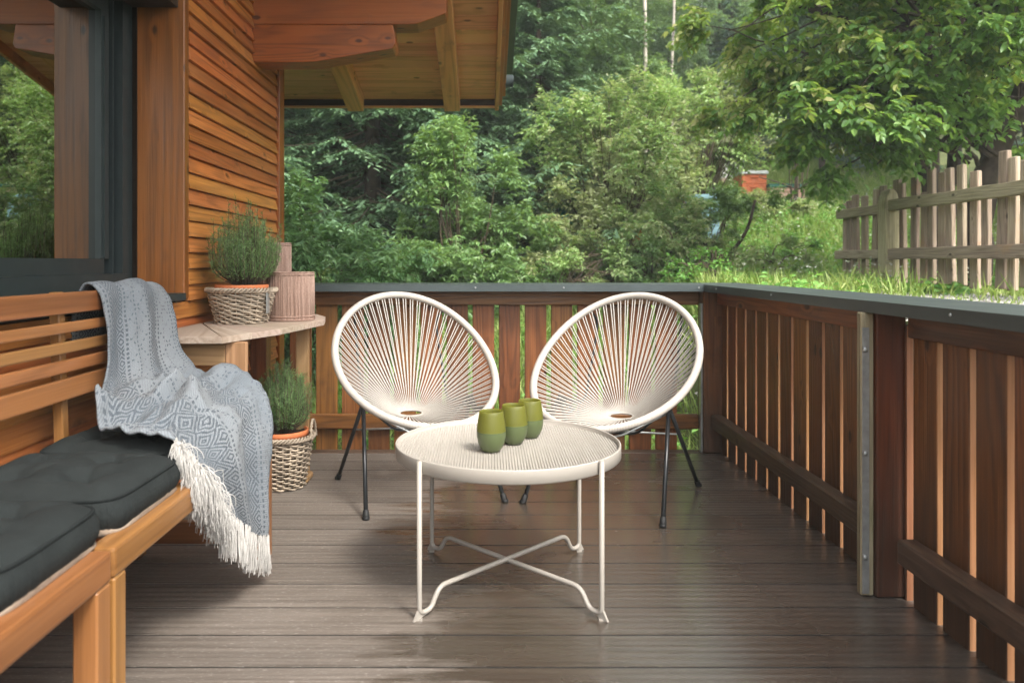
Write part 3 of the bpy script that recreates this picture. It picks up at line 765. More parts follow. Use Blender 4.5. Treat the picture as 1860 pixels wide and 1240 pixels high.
# ------------------------------------------------------------------ benches
BX0, BX1 = -.835, -.776            # front rail
def bench(y0, y1, label, back, legs):
    b_ = thing('garden_bench', label, 'bench', ((BX1 - .25), (y0 + y1) / 2, 0), 'oiled wooden garden benches')
    box('front_rail', (BX0, y0, .404), (BX1, y1, .468), M_bench, b_, bev=.008, seg=2)
    xs = [-.905, -.975, -1.045, -1.115, -1.185]
    for x in xs: box('seat_slat', (x - .027, y0 + .006, .440), (x + .027, y1 - .006, .458), M_bench, b_, bev=.003)
    for (yy0, yy1) in legs:
        box('leg', (BX1 - .052, yy0, .001), (BX1 - .001, yy1, .403), M_bench, b_, bev=.004)
        box('leg', (-1.285, yy0, .001), (-1.235, yy1, .40), M_bench, b_, bev=.004)
        box('stretcher', (-1.234, yy0 + .012, .055), (BX1 - .053, yy1 - .014, .132), M_bench, b_, bev=.003)
        box('seat_rail', (-1.234, yy0 + .01, .36), (BX1 - .0545, yy1 - .012, .425), M_bench, b_, bev=.003)
    if back:
        zz = [(.979, .916), (.891, .860), (.834, .801), (.782, .745), (.727, .666)]
        for zt, zb_ in zz:
            zc = (zt + zb_) / 2; hh = (zt - zb_) / 2; x = -1.232 - .035 * (zc - .82)
            M_ = Matrix.Translation((x, 0, zc)) @ Matrix.Rotation(math.atan(-.035), 4, 'Y')
            box('back_slat', (-.010, y0 + .01, -hh), (.010, y1 + .03, hh), M_bench, b_, bev=.005, seg=2, M=M_)
        for yy in (y0 + .02, 2.245, y1 - .02):
            M_ = Matrix.Translation((-1.256, 0, .70)) @ Matrix.Rotation(math.atan(-.035), 4, 'Y')
            box('back_post', (-.015, yy, -.29), (.0145, yy + .034, .28), M_bench, b_, bev=.003, M=M_)
    return b_
bench(1.606, 2.80, 'wooden slatted bench with its back against the wall, under the grey throw', True, [(1.608, 1.66), (2.742, 2.80)])
bench(.35, 1.594, 'nearer wooden bench at the lower left edge, under one cushion', False, [(.352, .41), (1.535, 1.592)])

# ------------------------------------------------------------------ cushions
def cushion(cx, cy, hx, hy, z, label, rz=0, tufts=(( -.36, -.36), (.36, -.36), (-.36, .36), (.36, .36)), H_=.084, puff=.052, seed=0, tilt=0):
    c = thing('seat_cushion', label, 'cushion', (0, 0, 0), 'charcoal tufted seat cushions')
    n = 112; a = np.linspace(0, 2 * np.pi, n, endpoint=False); p = .40
    ox = np.sign(np.cos(a)) * np.abs(np.cos(a)) ** p * hx; oy = np.sign(np.sin(a)) * np.abs(np.sin(a)) ** p * hy
    rad = np.hypot(ox / hx, oy / hy); cor = (rad > 1.25)
    pull = 1 - .035 * np.cos(2 * a) ** 2
    ox, oy = ox * pull, oy * pull
    rs = np.random.RandomState(seed)
    def top(x, y, s):
        z_ = puff * (1 - s ** 3.5)
        for (tx, ty) in tufts:
            d = np.hypot(x - tx * hx * 1.0, y - ty * hy * 1.0); z_ = z_ - .036 * np.exp(-(d / .030) ** 2) - .020 * np.exp(-(d / .075) ** 2)
            for k in range(5):
                an = rs.rand() * 0 + k * 2 * math.pi / 5 + tx * 3 + ty * 2
                dx, dy = x - tx * hx, y - ty * hy
                al = dx * math.cos(an) + dy * math.sin(an); pe = -dx * math.sin(an) + dy * math.cos(an)
                z_ = z_ - .010 * np.exp(-(pe / .010) ** 2) * np.exp(-((al - .045) / .045) ** 2)
        z_ = z_ + .004 * np.sin(x * 31 + seed) * np.cos(y * 27 + seed * 2) * (1 - s ** 4)
        return z_
    V = []; S_ = np.linspace(1, 0, 26)
    wr = .0025 * np.sin(a * 46) * np.sin(a * 7 + seed)
    for s_ in S_[:-1]:
        x = ox * s_; y = oy * s_; V.append(np.stack([x, y, H_ + top(x, y, s_)], -1))
    V.append(np.array([[0, 0, H_ + top(np.zeros(1), np.zeros(1), 0)[0]]]))
    nr_ = len(S_) - 1; i_ = np.arange(nr_ - 1)[:, None]; j_ = np.arange(n)[None, :]; j2 = (j_ + 1) % n
    F4 = np.stack([i_ * n + j_, i_ * n + j2, (i_ + 1) * n + j2, (i_ + 1) * n + j_], -1).reshape(-1, 4)
    F3 = np.stack([(nr_ - 1) * n + np.arange(n), (nr_ - 1) * n + (np.arange(n) + 1) % n, np.full(n, nr_ * n)], -1)
    # side band
    base = nr_ * n + 1; side = []; m_ = 8
    for k in range(m_ + 1):
        f = k / m_; bul = 1 + .055 * math.sin(f * math.pi) ; side.append(np.stack([ox * bul + np.cos(a) * wr * math.sin(f * math.pi), oy * bul + np.sin(a) * wr * math.sin(f * math.pi), np.full(n, .012 + (H_ - .012) * f)], -1))
    V += side; i_ = np.arange(m_)[:, None]
    Fs = base + np.stack([i_ * n + j_, i_ * n + j2, (i_ + 1) * n + j2, (i_ + 1) * n + j_], -1).reshape(-1, 4)
    me = npmesh('top_cover', np.concatenate(V), [F3, np.concatenate([F4, Fs])], True)
    T = Matrix.Translation((cx, cy, z)) @ Matrix.Rotation(rz, 4, 'Z') @ Matrix.Rotation(tilt, 4, 'Y')
    o = link('top_cover', me, M_cush, None); o.matrix_basis = T; attach(o, c)
    V2 = [np.stack([ox * 1.015, oy * 1.015, np.full(n, .022) + .008 * np.sin(a * 5 + seed)], -1), np.stack([ox * 1.03, oy * 1.03, np.full(n, .012)], -1), np.stack([ox * .985, oy * .985, np.full(n, .001)], -1), np.zeros((1, 3))]
    i_ = np.arange(2)[:, None]
    Fb = np.stack([(i_ + 1) * n + j_, (i_ + 1) * n + j2, i_ * n + j2, i_ * n + j_], -1).reshape(-1, 4)
    Fc = np.stack([2 * n + np.arange(n), np.full(n, 3 * n), 2 * n + (np.arange(n) + 1) % n], -1)
    o = link('underside', npmesh('underside', np.concatenate(V2) * np.array([1.0, 1.0, 1]), [Fb, Fc], True), M_cushb, None); o.matrix_basis = T; attach(o, c)
    mbp = MB(); mbp.tube(np.stack([ox * 1.006, oy * 1.006, np.full(n, H_)], -1), .0036, 6, closed=True)
    o = link('piping', mbp.mesh('piping', True), M_pipe, None); o.matrix_basis = T; attach(o, c)
    for (tx, ty) in tufts:
        bt = MB(); bt.lathe([(0, .004), (.006, .003), (.008, 0)], 12)
        o = link('button', bt.mesh('button', True), M_pipe, None)
        zt = H_ + float(top(np.array([tx * hx]), np.array([ty * hy]), .4)[0]) + .001
        o.matrix_basis = T @ Matrix.Translation((tx * hx, ty * hy, zt)); attach(o, c)
    return c
cushion(-1.025, 1.865, .222, .198, .4585, 'charcoal tufted cushion in the middle, fringe of the throw touching its corner', .0, seed=1)
cushion(-1.030, 1.455, .222, .200, .4585, 'charcoal tufted cushion nearest the viewer, cut by the left edge of the photo', .02, seed=2)
cushion(-1.040, 2.285, .205, .200, .4585, 'charcoal tufted cushion mostly buried under the grey throw', -.02, seed=3)

# ------------------------------------------------------------------ throw
st = [  # across the cloth: near, middle, far edge; down the cloth: from behind the back to the hem at the front
 [(-1.335, 2.47, .80), (-1.335, 2.68, .79), (-1.33, 2.88, .80)],
 [(-1.315, 2.45, .92), (-1.315, 2.68, .92), (-1.31, 2.90, .92)],
 [(-1.270, 2.43, .998), (-1.270, 2.66, 1.000), (-1.27, 2.91, .995)],
 [(-1.222, 2.42, .965), (-1.215, 2.65, .975), (-1.215, 2.93, .955)],
 [(-1.196, 2.405, .86), (-1.190, 2.62, .87), (-1.180, 2.92, .86)],
 [(-1.185, 2.385, .755), (-1.165, 2.58, .76), (-1.145, 2.87, .755)],
 [(-1.160, 2.30, .665), (-1.110, 2.50, .670), (-1.08, 2.82, .685)],
 [(-1.090, 2.145, .632), (-1.010, 2.42, .640), (-1.00, 2.78, .660)],
 [(-1.000, 2.085, .605), (-.930, 2.40, .632), (-.92, 2.78, .640)],
 [(-.905, 2.070, .578), (-.860, 2.38, .610), (-.84, 2.76, .600)],
 [(-.815, 2.075, .545), (-.790, 2.38, .570), (-.768, 2.68, .552)],
 [(-.768, 2.085, .500), (-.752, 2.34, .490), (-.742, 2.615, .470)],
 [(-.757, 2.115, .450), (-.742, 2.35, .400), (-.739, 2.590, .370)],
 [(-.752, 2.160, .400), (-.738, 2.37, .320), (-.736, 2.575, .260)],
 [(-.748, 2.215, .345), (-.736, 2.39, .235), (-.736, 2.565, .150)],
]
NU, NV = 90, 230
stn = np.array(st)
colA, colB, colC = (crs(stn[:, k], NV) for k in range(3))
u_ = np.linspace(0, 1, NU)
G = np.zeros((NV, NU, 3))
for k in range(NU):
    u = u_[k]; wA = 2 * (u - .5) * (u - 1); wB = 4 * u * (1 - u); wC = 2 * u * (u - .5)
    G[:, k] = wA * colA + wB * colB + wC * colC
dv = np.gradient(G, axis=0); du = np.gradient(G, axis=1)
Nn = np.cross(du, dv); Nn /= np.linalg.norm(Nn, axis=2)[:, :, None] + 1e-9
if Nn[NV // 2, NU // 2][2] < 0: Nn = -Nn
vv = np.linspace(0, 1, NV)[:, None]; uu = u_[None, :]
def gau(x, c, s): return np.exp(-((x - c) / s) ** 2)
fold = .015 * np.sin(uu * 11 + vv * 4 + .5) * sstep(.10, .2, vv) + .004 * np.sin(uu * 27 - vv * 9) * sstep(.15, .3, vv)
seatm = gau(vv, .58, .12)
fold = fold + seatm * (.038 * np.sin(uu * 4.2 + vv * 15 + 1.0) ** 2 - .004) + .010 * seatm * np.sin(vv * 48 + uu * 7)
fold = fold + .006 * gau(vv, .86, .14) * np.sin(uu * 15 + 1.2)
back = 1 - sstep(.18, .32, vv)
fold = fold * (1 - .55 * back)
G = G + Nn * fold[:, :, None]
# big crumple where the cloth bends on to the seat
sm_ = sstep(.36, .46, vv) * (1 - sstep(.68, .76, vv))
G[:, :, 2] += sm_ * (1 - .55 * uu) * (.050 * gau(vv - .10 * uu, .475, .020) * (1 - .5 * uu) + .040 * gau(vv + .13 * uu, .655, .022) * sstep(.1, .5, uu) + .030 * gau(uu + vv, 1.05, .035) - .028 * gau(vv - .05 * uu, .530, .022))
G[:, :, 2] += (gau(vv, .46, .035) * gau(uu, .32, .16) * .045 + gau(vv, .52, .03) * gau(uu, .75, .2) * .030 - gau(vv, .495, .022) * gau(uu, .35, .22) * .030)
wr_ = np.array([mnoise.noise((float(a), float(b_), 8.1)) for a in np.linspace(0, 26, NV) for b_ in np.linspace(0, 7, NU)]).reshape(NV, NU)
G += Nn * ((.011 - np.abs(wr_) * .030) * sm_ + wr_ * .005)[:, :, None]
G[:, :, 2] += (np.array([mnoise.noise((float(a), float(b_), 3.3)) for a in np.linspace(0, 9, NV) for b_ in np.linspace(0, 4, NU)]).reshape(NV, NU)) * .010
len_u = np.concatenate([[0], np.cumsum(np.linalg.norm(np.diff(G[NV // 3], axis=0), axis=1))])
len_v = np.concatenate([[0], np.cumsum(np.linalg.norm(np.diff(G[:, NU // 2], axis=0), axis=1))])
UVc = np.stack(np.broadcast_arrays(len_u[None, :] * 1.0, len_v[:, None]), -1).reshape(-1, 2)
i_ = np.arange(NV - 1)[:, None]; j_ = np.arange(NU - 1)[None, :]
F = np.stack([i_ * NU + j_, i_ * NU + j_ + 1, (i_ + 1) * NU + j_ + 1, (i_ + 1) * NU + j_], -1).reshape(-1, 4)
thr = thing('throw_blanket', 'grey and white diamond patterned woven throw with white fringes, draped over the bench', 'blanket', (-.9, 2.5, .5))
cl = link('cloth', npmesh('cloth', G.reshape(-1, 3), F, True, UVc), M_knit, thr)
sm = cl.modifiers.new('thickness', 'SOLIDIFY'); sm.thickness = .007; sm.offset = 0
# fringes: hem tassels and a woolly side edge
def strands(starts, dirs, lens, r=.0022, seed=0, droop=.6, curl=.015, npt=6, mbx=None):
    rs = np.random.RandomState(seed); mbx = mbx or MB()
    for s_, d, L in zip(starts, dirs, lens):
        d = np.array(d, dtype=float); d /= np.linalg.norm(d) + 1e-9; P = [np.array(s_, dtype=float)]; step = L / npt
        ph = rs.rand() * 6; 
        for k in range(npt):
            f = (k + 1) / npt
            dd = d * (1 - droop * f) + np.array([0, 0, -1]) * droop * f + np.array([math.sin(ph + k * 1.3), math.cos(ph * 1.7 + k * 1.1), 0]) * curl * 6
            dd /= np.linalg.norm(dd); P.append(P[-1] + dd * step)
        mbx.tube(P, np.linspace(r, r * .55, npt + 1), 4, caps=False)
    return mbx
rs = np.random.RandomState(3)
hem = G[-1]; st_, di_, le_ = [], [], []
for c in range(24):
    uc = (c + .5) / 24
    for k in range(18):
        f = (uc + rs.normal() * .0075) * (NU - 1); f = min(max(f, 0), NU - 1.001); i0 = int(f); p = hem[i0] * (1 - f + i0) + hem[i0 + 1] * (f - i0)
        st_.append(p + rs.normal(size=3) * .0015 + np.array([.001, 0, .004])); di_.append((rs.normal() * .06, rs.normal() * .10, -1)); le_.append(.105 + rs.rand() * .03)
hf = strands(st_, di_, le_, .0018, 1, .3, .006)
hf.build('hem_fringe', M_fringe, thr, True)
st_, di_, le_ = [], [], []
for k in range(3400):
    f = rs.rand() ** .9 * .31 + .69; iv = f * (NV - 1); i0 = min(int(iv), NV - 2); p = G[i0, 0] * (1 - iv + i0) + G[i0 + 1, 0] * (iv - i0)
    st_.append(p + rs.normal(size=3) * .004); up = max(0, .62 - f) * 3
    di_.append((.35 + rs.normal() * .35, -.75 + rs.normal() * .35, -.35 + rs.normal() * .35)); le_.append((.050 + rs.rand() * .065) * (1.0 if f > .76 else .7))
sf = strands(st_, di_, le_, .0013, 2, .9, .03, 7)
tag(sf.build('side_fringe', M_fringe, thr, True), kind='stuff')
# ------------------------------------------------------------------ console table against the wall
ct = thing('side_table', 'pale half round wooden corner table against the clapboard wall, planters on top', 'table', (-1.1, 3.5, 0))
poly = [(-1.333, 2.905), (-.997, 2.905), (-.870, 3.27), (-.790, 3.775), (-.835, 4.02), (-.93, 4.22), (-1.333, 4.30)]
# fan of boards: cut the outline into wedges radiating from the wall
hubp = np.array([-1.333, 3.62]); pts = [np.array(p) for p in poly]
cuts = [pts[0], pts[1], np.array([-.935, 3.085]), pts[2], np.array([-.83, 3.53]), pts[3], pts[4], pts[5], pts[6]]
zt = .785
for a in range(len(cuts) - 1):
    A, B = cuts[a], cuts[a + 1]
    if a == 0: prof = [hubp + np.array([0, -.02]), pts[0], pts[1]]
    else: prof = [hubp + np.array([.0, 0]), A, B]
    c = np.mean(prof, 0); prof = [c + (p - c) * .997 for p in prof]
    bm = bmesh.new(); b1 = [bm.verts.new((p[0] - c[0], p[1] - c[1], -.026)) for p in prof]; b2_ = [bm.verts.new((p[0] - c[0], p[1] - c[1], 0)) for p in prof]
    bm.faces.new(b1); bm.faces.new(b2_[::-1])
    for i in range(3): bm.faces.new((b1[i], b2_[i], b2_[(i + 1) % 3], b1[(i + 1) % 3]))
    bmesh.ops.recalc_face_normals(bm, faces=bm.faces); bmesh.ops.bevel(bm, geom=list(bm.edges), offset=.0015, segments=1, affect='EDGES')
    ang_ = math.atan2(*( (A + B) / 2 - hubp)[::-1])
    rotm = Matrix.Rotation(-ang_, 4, 'Z'); bmesh.ops.transform(bm, matrix=rotm, verts=bm.verts)
    me = bpy.data.meshes.new('top_board'); bm.to_mesh(me); bm.free(); me.materials.append(M_side)
    o = bpy.data.objects.new('top_board', me); COL.objects.link(o); o.matrix_basis = Matrix.Translation((c[0], c[1], zt)) @ rotm.inverted(); attach(o, ct)
box('leg', (-1.012, 2.985, .002), (-.930, 3.012, .757), M_sidel, ct, bev=.003)
box('leg', (-.922, 3.735, .035), (-.858, 3.762, .757), M_sidel, ct, bev=.003)
box('leg_foot', (-.925, 3.69, .002), (-.852, 3.81, .0345), M_sidel, ct, bev=.008)
box('leg', (-1.325, 2.985, .002), (-1.30, 3.04, .757), M_sidel, ct, bev=.003)
box('leg', (-1.325, 4.0, .002), (-1.30, 4.05, .757), M_sidel, ct, bev=.003)
box('apron', (-1.299, 2.988, .665), (-1.013, 3.010, .757), M_sidel, ct, bev=.003)
box('leg', (-1.035, 3.04, .10), (-1.013, 3.10, .757), M_side, ct, bev=.003)

# ------------------------------------------------------------------ wicker baskets
def basket(cx, cy, z0, r0, r1, h, rows, stakes, label, group, handle=False, wav=.006, rr=.0042):
    b_ = thing('wicker_basket', label, 'basket', (cx, cy, z0), group)
    for k in range(stakes):
        a = 2 * math.pi * k / stakes; mb = MB()
        mb.tube([(cx + math.cos(a) * (r0 - .002), cy + math.sin(a) * (r0 - .002), z0 + .002), (cx + math.cos(a) * r1, cy + math.sin(a) * r1, z0 + h)], .0032, 5)
        mb.build('stake', M_wick, b_, True)
    rs = np.random.RandomState(int(h * 1000))
    for k in range(rows):
        f = (k + .5) / rows; r = r0 + (r1 - r0) * f; n = stakes * 6; a = np.linspace(0, 2 * np.pi, n, endpoint=False)
        ph = math.pi * (k % 2)
        jit = .0012 * np.sin(a * 3 + rs.rand() * 6) + .0008 * np.sin(a * 7 + rs.rand() * 6)
        rad = r + wav * np.sin(a * stakes / 2 + ph) + .001 * rs.normal()
        P = np.stack([cx + np.cos(a) * rad, cy + np.sin(a) * rad, z0 + h * f + jit + .0018 * np.cos(a * stakes / 2 + ph)], -1)
        mb = MB(); mb.tube(P, rr * (.88 + .24 * rs.rand()), 6, closed=True); mb.build('wicker_strand', M_wick, b_, True)
    for s_ in range(3):
        n = 200; a = np.linspace(0, 2 * np.pi, n, endpoint=False); q_ = a * 17 + s_ * 2 * math.pi / 3
        P = np.stack([cx + np.cos(a) * (r1 + .004 + .0085 * np.cos(q_)), cy + np.sin(a) * (r1 + .004 + .0085 * np.cos(q_)), z0 + h + .004 + .0085 * np.sin(q_)], -1)
        mb = MB(); mb.tube(P, .0052, 6, closed=True); mb.build('braided_rim', M_wick, b_, True)
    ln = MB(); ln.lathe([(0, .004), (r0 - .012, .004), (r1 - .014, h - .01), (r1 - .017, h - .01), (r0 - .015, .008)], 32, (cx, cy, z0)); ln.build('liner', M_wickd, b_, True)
    if handle:
        for s_ in range(2):
            for side in (1,):
                P = []
                for t_ in np.linspace(0, math.pi, 26):
                    ax = cx + side * (r1 + .008) - side * .004 * math.sin(t_); w_ = .045 * math.cos(t_)
                    P.append((ax + .004 * math.cos(t_ * 12 + s_ * math.pi), cy + w_, z0 + h - .005 + .085 * math.sin(t_) + .004 * math.sin(t_ * 12 + s_ * math.pi)))
                mb = MB(); mb.tube(P, .0045, 6); mb.build('handle', M_wick, b_, True)
    return b_
def pot(cx, cy, z0, r, h, label):
    p = thing('plant_pot', label, 'pot', (cx, cy, z0), 'terracotta pots inside the baskets')
    mb = MB(); mb.lathe([(0, 0), (r * .72, 0), (r * .93, h - .03), (r * .94, h - .028), (r, h - .026), (r, h - .002), (r - .003, h), (r - .009, h), (r - .011, h - .012), (r * .85, h - .03)], 48, (cx, cy, z0)); mb.build('pot_body', M_terra, p, True)
    n = 40; th = np.linspace(0, 2 * np.pi, n, endpoint=False); mb = MB()
    prof = [(0, h - .012)] + [(r * .9 * q_, h - .016 - .004 * math.sin(q_ * 17)) for q_ in (.3, .5, .7, .85, 1.0)]
    mb.lathe(prof, 40, (cx, cy, z0)); mb.build('soil', M_soil, p, True)
    return p
def leaf_arrays(P, D, N, L, Wd, fold=.25, shape=6, curl=.15):
    """leaves as folded quads; P base points, D axes, N normals, L lengths, Wd half widths"""
    P = np.asarray(P); D = D / (np.linalg.norm(D, axis=1)[:, None] + 1e-9)
    B = np.cross(D, N); B /= np.linalg.norm(B, axis=1)[:, None] + 1e-9; N = np.cross(B, D)
    L = L[:, None]; Wd = Wd[:, None]
    tip = P + D * L - N * L * curl
    if shape == 6:
        a1 = P + D * L * .30; a2 = P + D * L * .68 - N * L * curl * .4
        V = np.stack([P, a1 + B * Wd + N * Wd * fold, a2 + B * Wd * .82 + N * Wd * fold, tip, a2 - B * Wd * .82 + N * Wd * fold, a1 - B * Wd + N * Wd * fold], 1)
        base = np.arange(len(P))[:, None] * 6
        F = np.concatenate([base + np.array([[0, 1, 2, 3]]), base + np.array([[0, 3, 4, 5]])])
    else:
        a1 = P + D * L * .45
        V = np.stack([P, a1 + B * Wd + N * Wd * fold, tip, a1 - B * Wd + N * Wd * fold], 1)
        base = np.arange(len(P))[:, None] * 4
        F = base + np.array([[0, 1, 2, 3]])
    return V.reshape(-1, 3), F
def rosemary(cx, cy, z0, n, h, spread, label, seed, mat):
    rs = np.random.RandomState(seed)
    pl = thing('herb_plant', label, 'plant', (cx, cy, z0), 'needle leaved herbs in pots')
    mb = MB(); P_, D_, N_, L_ = [], [], [], []
    for k in range(n):
        a = rs.rand() * 6.283; r = rs.rand() ** .6; out = spread * r
        b0 = np.array([cx + math.cos(a) * .03 * r, cy + math.sin(a) * .03 * r, z0])
        hh = h * (1.0 - .40 * r ** 2.0) * (.70 + .36 * rs.rand())
        if rs.rand() < .10: hh *= 1.22; out *= 1.12
        tipp = np.array([cx + math.cos(a) * out, cy + math.sin(a) * out, z0 + hh])
        mid = b0 * .45 + tipp * .55 + np.array([math.cos(a), math.sin(a), 0]) * out * .28 + np.array([0, 0, -.12 * hh])
        c = crs([b0, mid, tipp + rs.normal(size=3) * .008], 9); mb.tube(c, np.linspace(.0022, .0008, 9), 4, caps=False)
        m_ = 68; tt = rs.rand(m_) ** .75 * .93 + .07 * 1.0; f = tt * 8; i0 = np.minimum(f.astype(int), 7); w = (f - i0)[:, None]
        p = c[i0] * (1 - w) + c[i0 + 1] * w; tg = c[i0 + 1] - c[i0]; tg /= np.linalg.norm(tg, axis=1)[:, None]
        keep = tt > .26
        rd_ = rs.normal(size=(m_, 3)); d = tg * .75 + rd_ / np.linalg.norm(rd_, axis=1)[:, None] * .75
        P_.append(p[keep]); D_.append(d[keep]); N_.append(rs.normal(size=(keep.sum(), 3))); L_.append(.017 + rs.rand(keep.sum()) * .013)
    mb.build('stems', M_twig, pl)
    P_, D_, N_, L_ = map(np.concatenate, (P_, D_, N_, L_))
    V, F = leaf_arrays(P_, D_, N_, L_, L_ * 0 + .00135, 0, 4, .1)
    tag(link('needles', npmesh('needles', V, F), mat, pl), kind='stuff')
M_ros = leafmat('herb_needles', (.050, .092, .038), (.085, .145, .055), (.15, .22, .085), .35, .6, .3)
basket(-1.142, 3.60, zt + .001, .112, .150, .150, 15, 26, 'low grey wicker basket with a terracotta pot, standing on the side table', 'grey wicker planter baskets')
pot(-1.142, 3.60, zt + .008, .122, .172, 'terracotta pot in the basket on the side table')
rosemary(-1.125, 3.60, zt + .165, 210, .355, .158, 'bushy green herb growing from the pot on the side table', 11, M_ros)
tagm = MB(); tagm.box((-1.004, 3.520, .835), (-1.000, 3.560, .935)); tagm.build('tag', M_steel, None)
o = COL.objects['tag']; o.name = 'label_tag'; tag(o, 'small grey tag hanging on the side of the basket on the table', 'tag')
raf = MB(); rs = np.random.RandomState(5)
for k in range(9):
    a = rs.rand() * 6.28; raf.tube(crs([(-.995, 3.54, .945), (-.995 + .012 * math.cos(a), 3.535 + .01 * math.sin(a), .948 + .012 * math.sin(a * 2)), (-.992 + .02 * math.cos(a), 3.53, .93 - .03 * rs.rand())], 6), .0012, 4)
tag(raf.build('raffia_bow', M_wick, None), 'little straw bow tied to the rim of the basket on the table', 'bow')
basket(-.965, 3.66, .002, .102, .140, .235, 20, 24, 'tall grey wicker basket with loop handle standing on the deck under the side table', 'grey wicker planter baskets', True)
pot(-.965, 3.66, .02, .122, .252, 'orange terracotta pot in the basket on the deck')
rosemary(-.965, 3.66, .252, 160, .33, .148, 'fine leaved green herb growing from the pot on the deck', 12, M_ros)

# woven shades on the side table
def shade(cx, cy, z0, r0, r1, h, label):
    s_ = thing('woven_shade', label, 'lamp shade', (cx, cy, z0), 'brown woven cylinders on the side table')
    mb = MB(); nst = 62
    prof = [(r0, 0), (r0 + .002, .004), (r0 + (r1 - r0) * .5, h * .5), (r1 + .001, h - .006), (r1 - .002, h), (r1 - .007, h), (r1 - .008, h - .01), (r0 - .006, .0)]
    mb.lathe(prof, 64, (cx, cy, z0)); mb.build('shade_wall', M_shade, s_, True)
    for k in range(nst):
        a = 2 * math.pi * (k + .3 * math.sin(k * 2.3)) / nst; mb = MB() if k == 0 else mb
        mb.tube([(cx + math.cos(a) * (r0 + .001), cy + math.sin(a) * (r0 + .001), z0 + .006), (cx + math.cos(a + .01) * (r1 + .001), cy + math.sin(a + .01) * (r1 + .001), z0 + h - .010)], .0024, 4)
    tag(mb.build('woven_reeds', M_shade, s_, True), kind='stuff')
    for zz_, rr_2 in ((.006, r0 + .001), (.022, r0 + .0012), (h - .012, r1 + .002), (h - .002, r1)):
        a = np.linspace(0, 2 * np.pi, 96, endpoint=False); rb = rr_2 + .0012 * np.sin(a * 31)
        m2 = MB(); m2.tube(np.stack([cx + np.cos(a) * rb, cy + np.sin(a) * rb, np.full(96, z0 + zz_)], -1), .0036, 5, closed=True); m2.build('band', M_shade, s_, True)
shade(-.955, 3.77, zt + .001, .114, .112, .235, 'wide brown woven cylinder in front, right of the plant basket')
shade(-1.105, 4.02, zt + .001, .088, .085, .385, 'tall narrow brown woven cylinder behind the wide one')

# ------------------------------------------------------------------ picket fence
fn = thing('picket_fence', 'weathered rough picket fence with pointed post on the bank beyond the deck', 'fence', (4.05, 7, .8))
def fx(y): return 4.02 + .03 * math.sin(y)
def fpost(y, label=None):
    gz = float(ground_z(fx(y), y))
    x0 = fx(y) - .13; bm = bmesh.new(); w, d, hh = .145, .13, 1.78 - gz + .05
    prof = [(-.072, 0), (.072, 0), (.072, hh - .11), (.035, hh - .015), (-.01, hh), (-.045, hh - .03), (-.072, hh - .11)]
    f1 = [bm.verts.new((p[1] - hh / 2, -d / 2, p[0])) for p in prof]; f2 = [bm.verts.new((p[1] - hh / 2, d / 2, p[0])) for p in prof]
    bm.faces.new(f1); bm.faces.new(f2[::-1]); n = len(prof)
    for i in range(n): bm.faces.new((f1[i], f2[i], f2[(i + 1) % n], f1[(i + 1) % n]))
    bmesh.ops.recalc_face_normals(bm, faces=bm.faces); bmesh.ops.bevel(bm, geom=list(bm.edges), offset=.008, segments=2, affect='EDGES')
    me = bpy.data.meshes.new('fence_post'); bm.to_mesh(me); bm.free(); me.materials.append(M_fence2)
    o = bpy.data.objects.new('fence_post', me); COL.objects.link(o)
    o.matrix_basis = Matrix.Translation((x0, y, gz - .05 + hh / 2)) @ Matrix.Rotation(R(-90), 4, 'Y') @ Matrix.Rotation(R(8), 4, 'X'); attach(o, fn)
    for z in (.14, .33):
        b_ = link('bolt', bolt_me, None, None, (x0 - .02, y - .066, gz + z), (R(90), 0, 0)); b_.scale = (1.6, 1.6, 1.6); attach(b_, o)
fpost(7.42); fpost(4.75)
for (ya, yc, z0, z1, mt) in ((7.50, 8.62, 1.56, 1.66, M_fence2), (7.50, 8.66, 1.11, 1.205, M_fence), (4.70, 7.36, 1.565, 1.67, M_fence2), (4.70, 7.36, 1.10, 1.205, M_fence)):
    xx = fx((ya + yc) / 2) - .10 + (.05 if ya > 7.4 else 0)
    box('rail', (xx - .04, ya, z0), (xx + .035, yc, z1), mt, fn, bev=.012, seg=2, wob=.007)
rs = np.random.RandomState(21); y = 8.58; kk = 0
heights = [1.72, 1.76, 1.80, 1.78, 1.82, 1.84, 1.80, 1.86, 1.85, 1.86, 1.72, 1.92, 1.88, 1.86, 1.93, 1.81, 1.69, 1.90, 1.86, 1.84, 1.80]
while y > 4.6:
    if not (7.36 < y < 7.49):
        hz = heights[kk % len(heights)] or 1.85; gz = float(ground_z(fx(y), y)); w = .090 * (.88 + .3 * rs.rand()); tl = R(rs.normal() * 1.3)
        me_m = Matrix.Translation((fx(y) + .0 + rs.normal() * .004, y, 0)) @ Matrix.Rotation(tl, 4, 'X')
        box('picket', (-.020, -w / 2, gz + .05 + rs.rand() * .04), (.020, w / 2, hz + rs.normal() * .012), M_fence, fn, bev=.006, M=me_m, wob=.004)
    y -= .150 * (.93 + .14 * rs.rand()); kk += 1

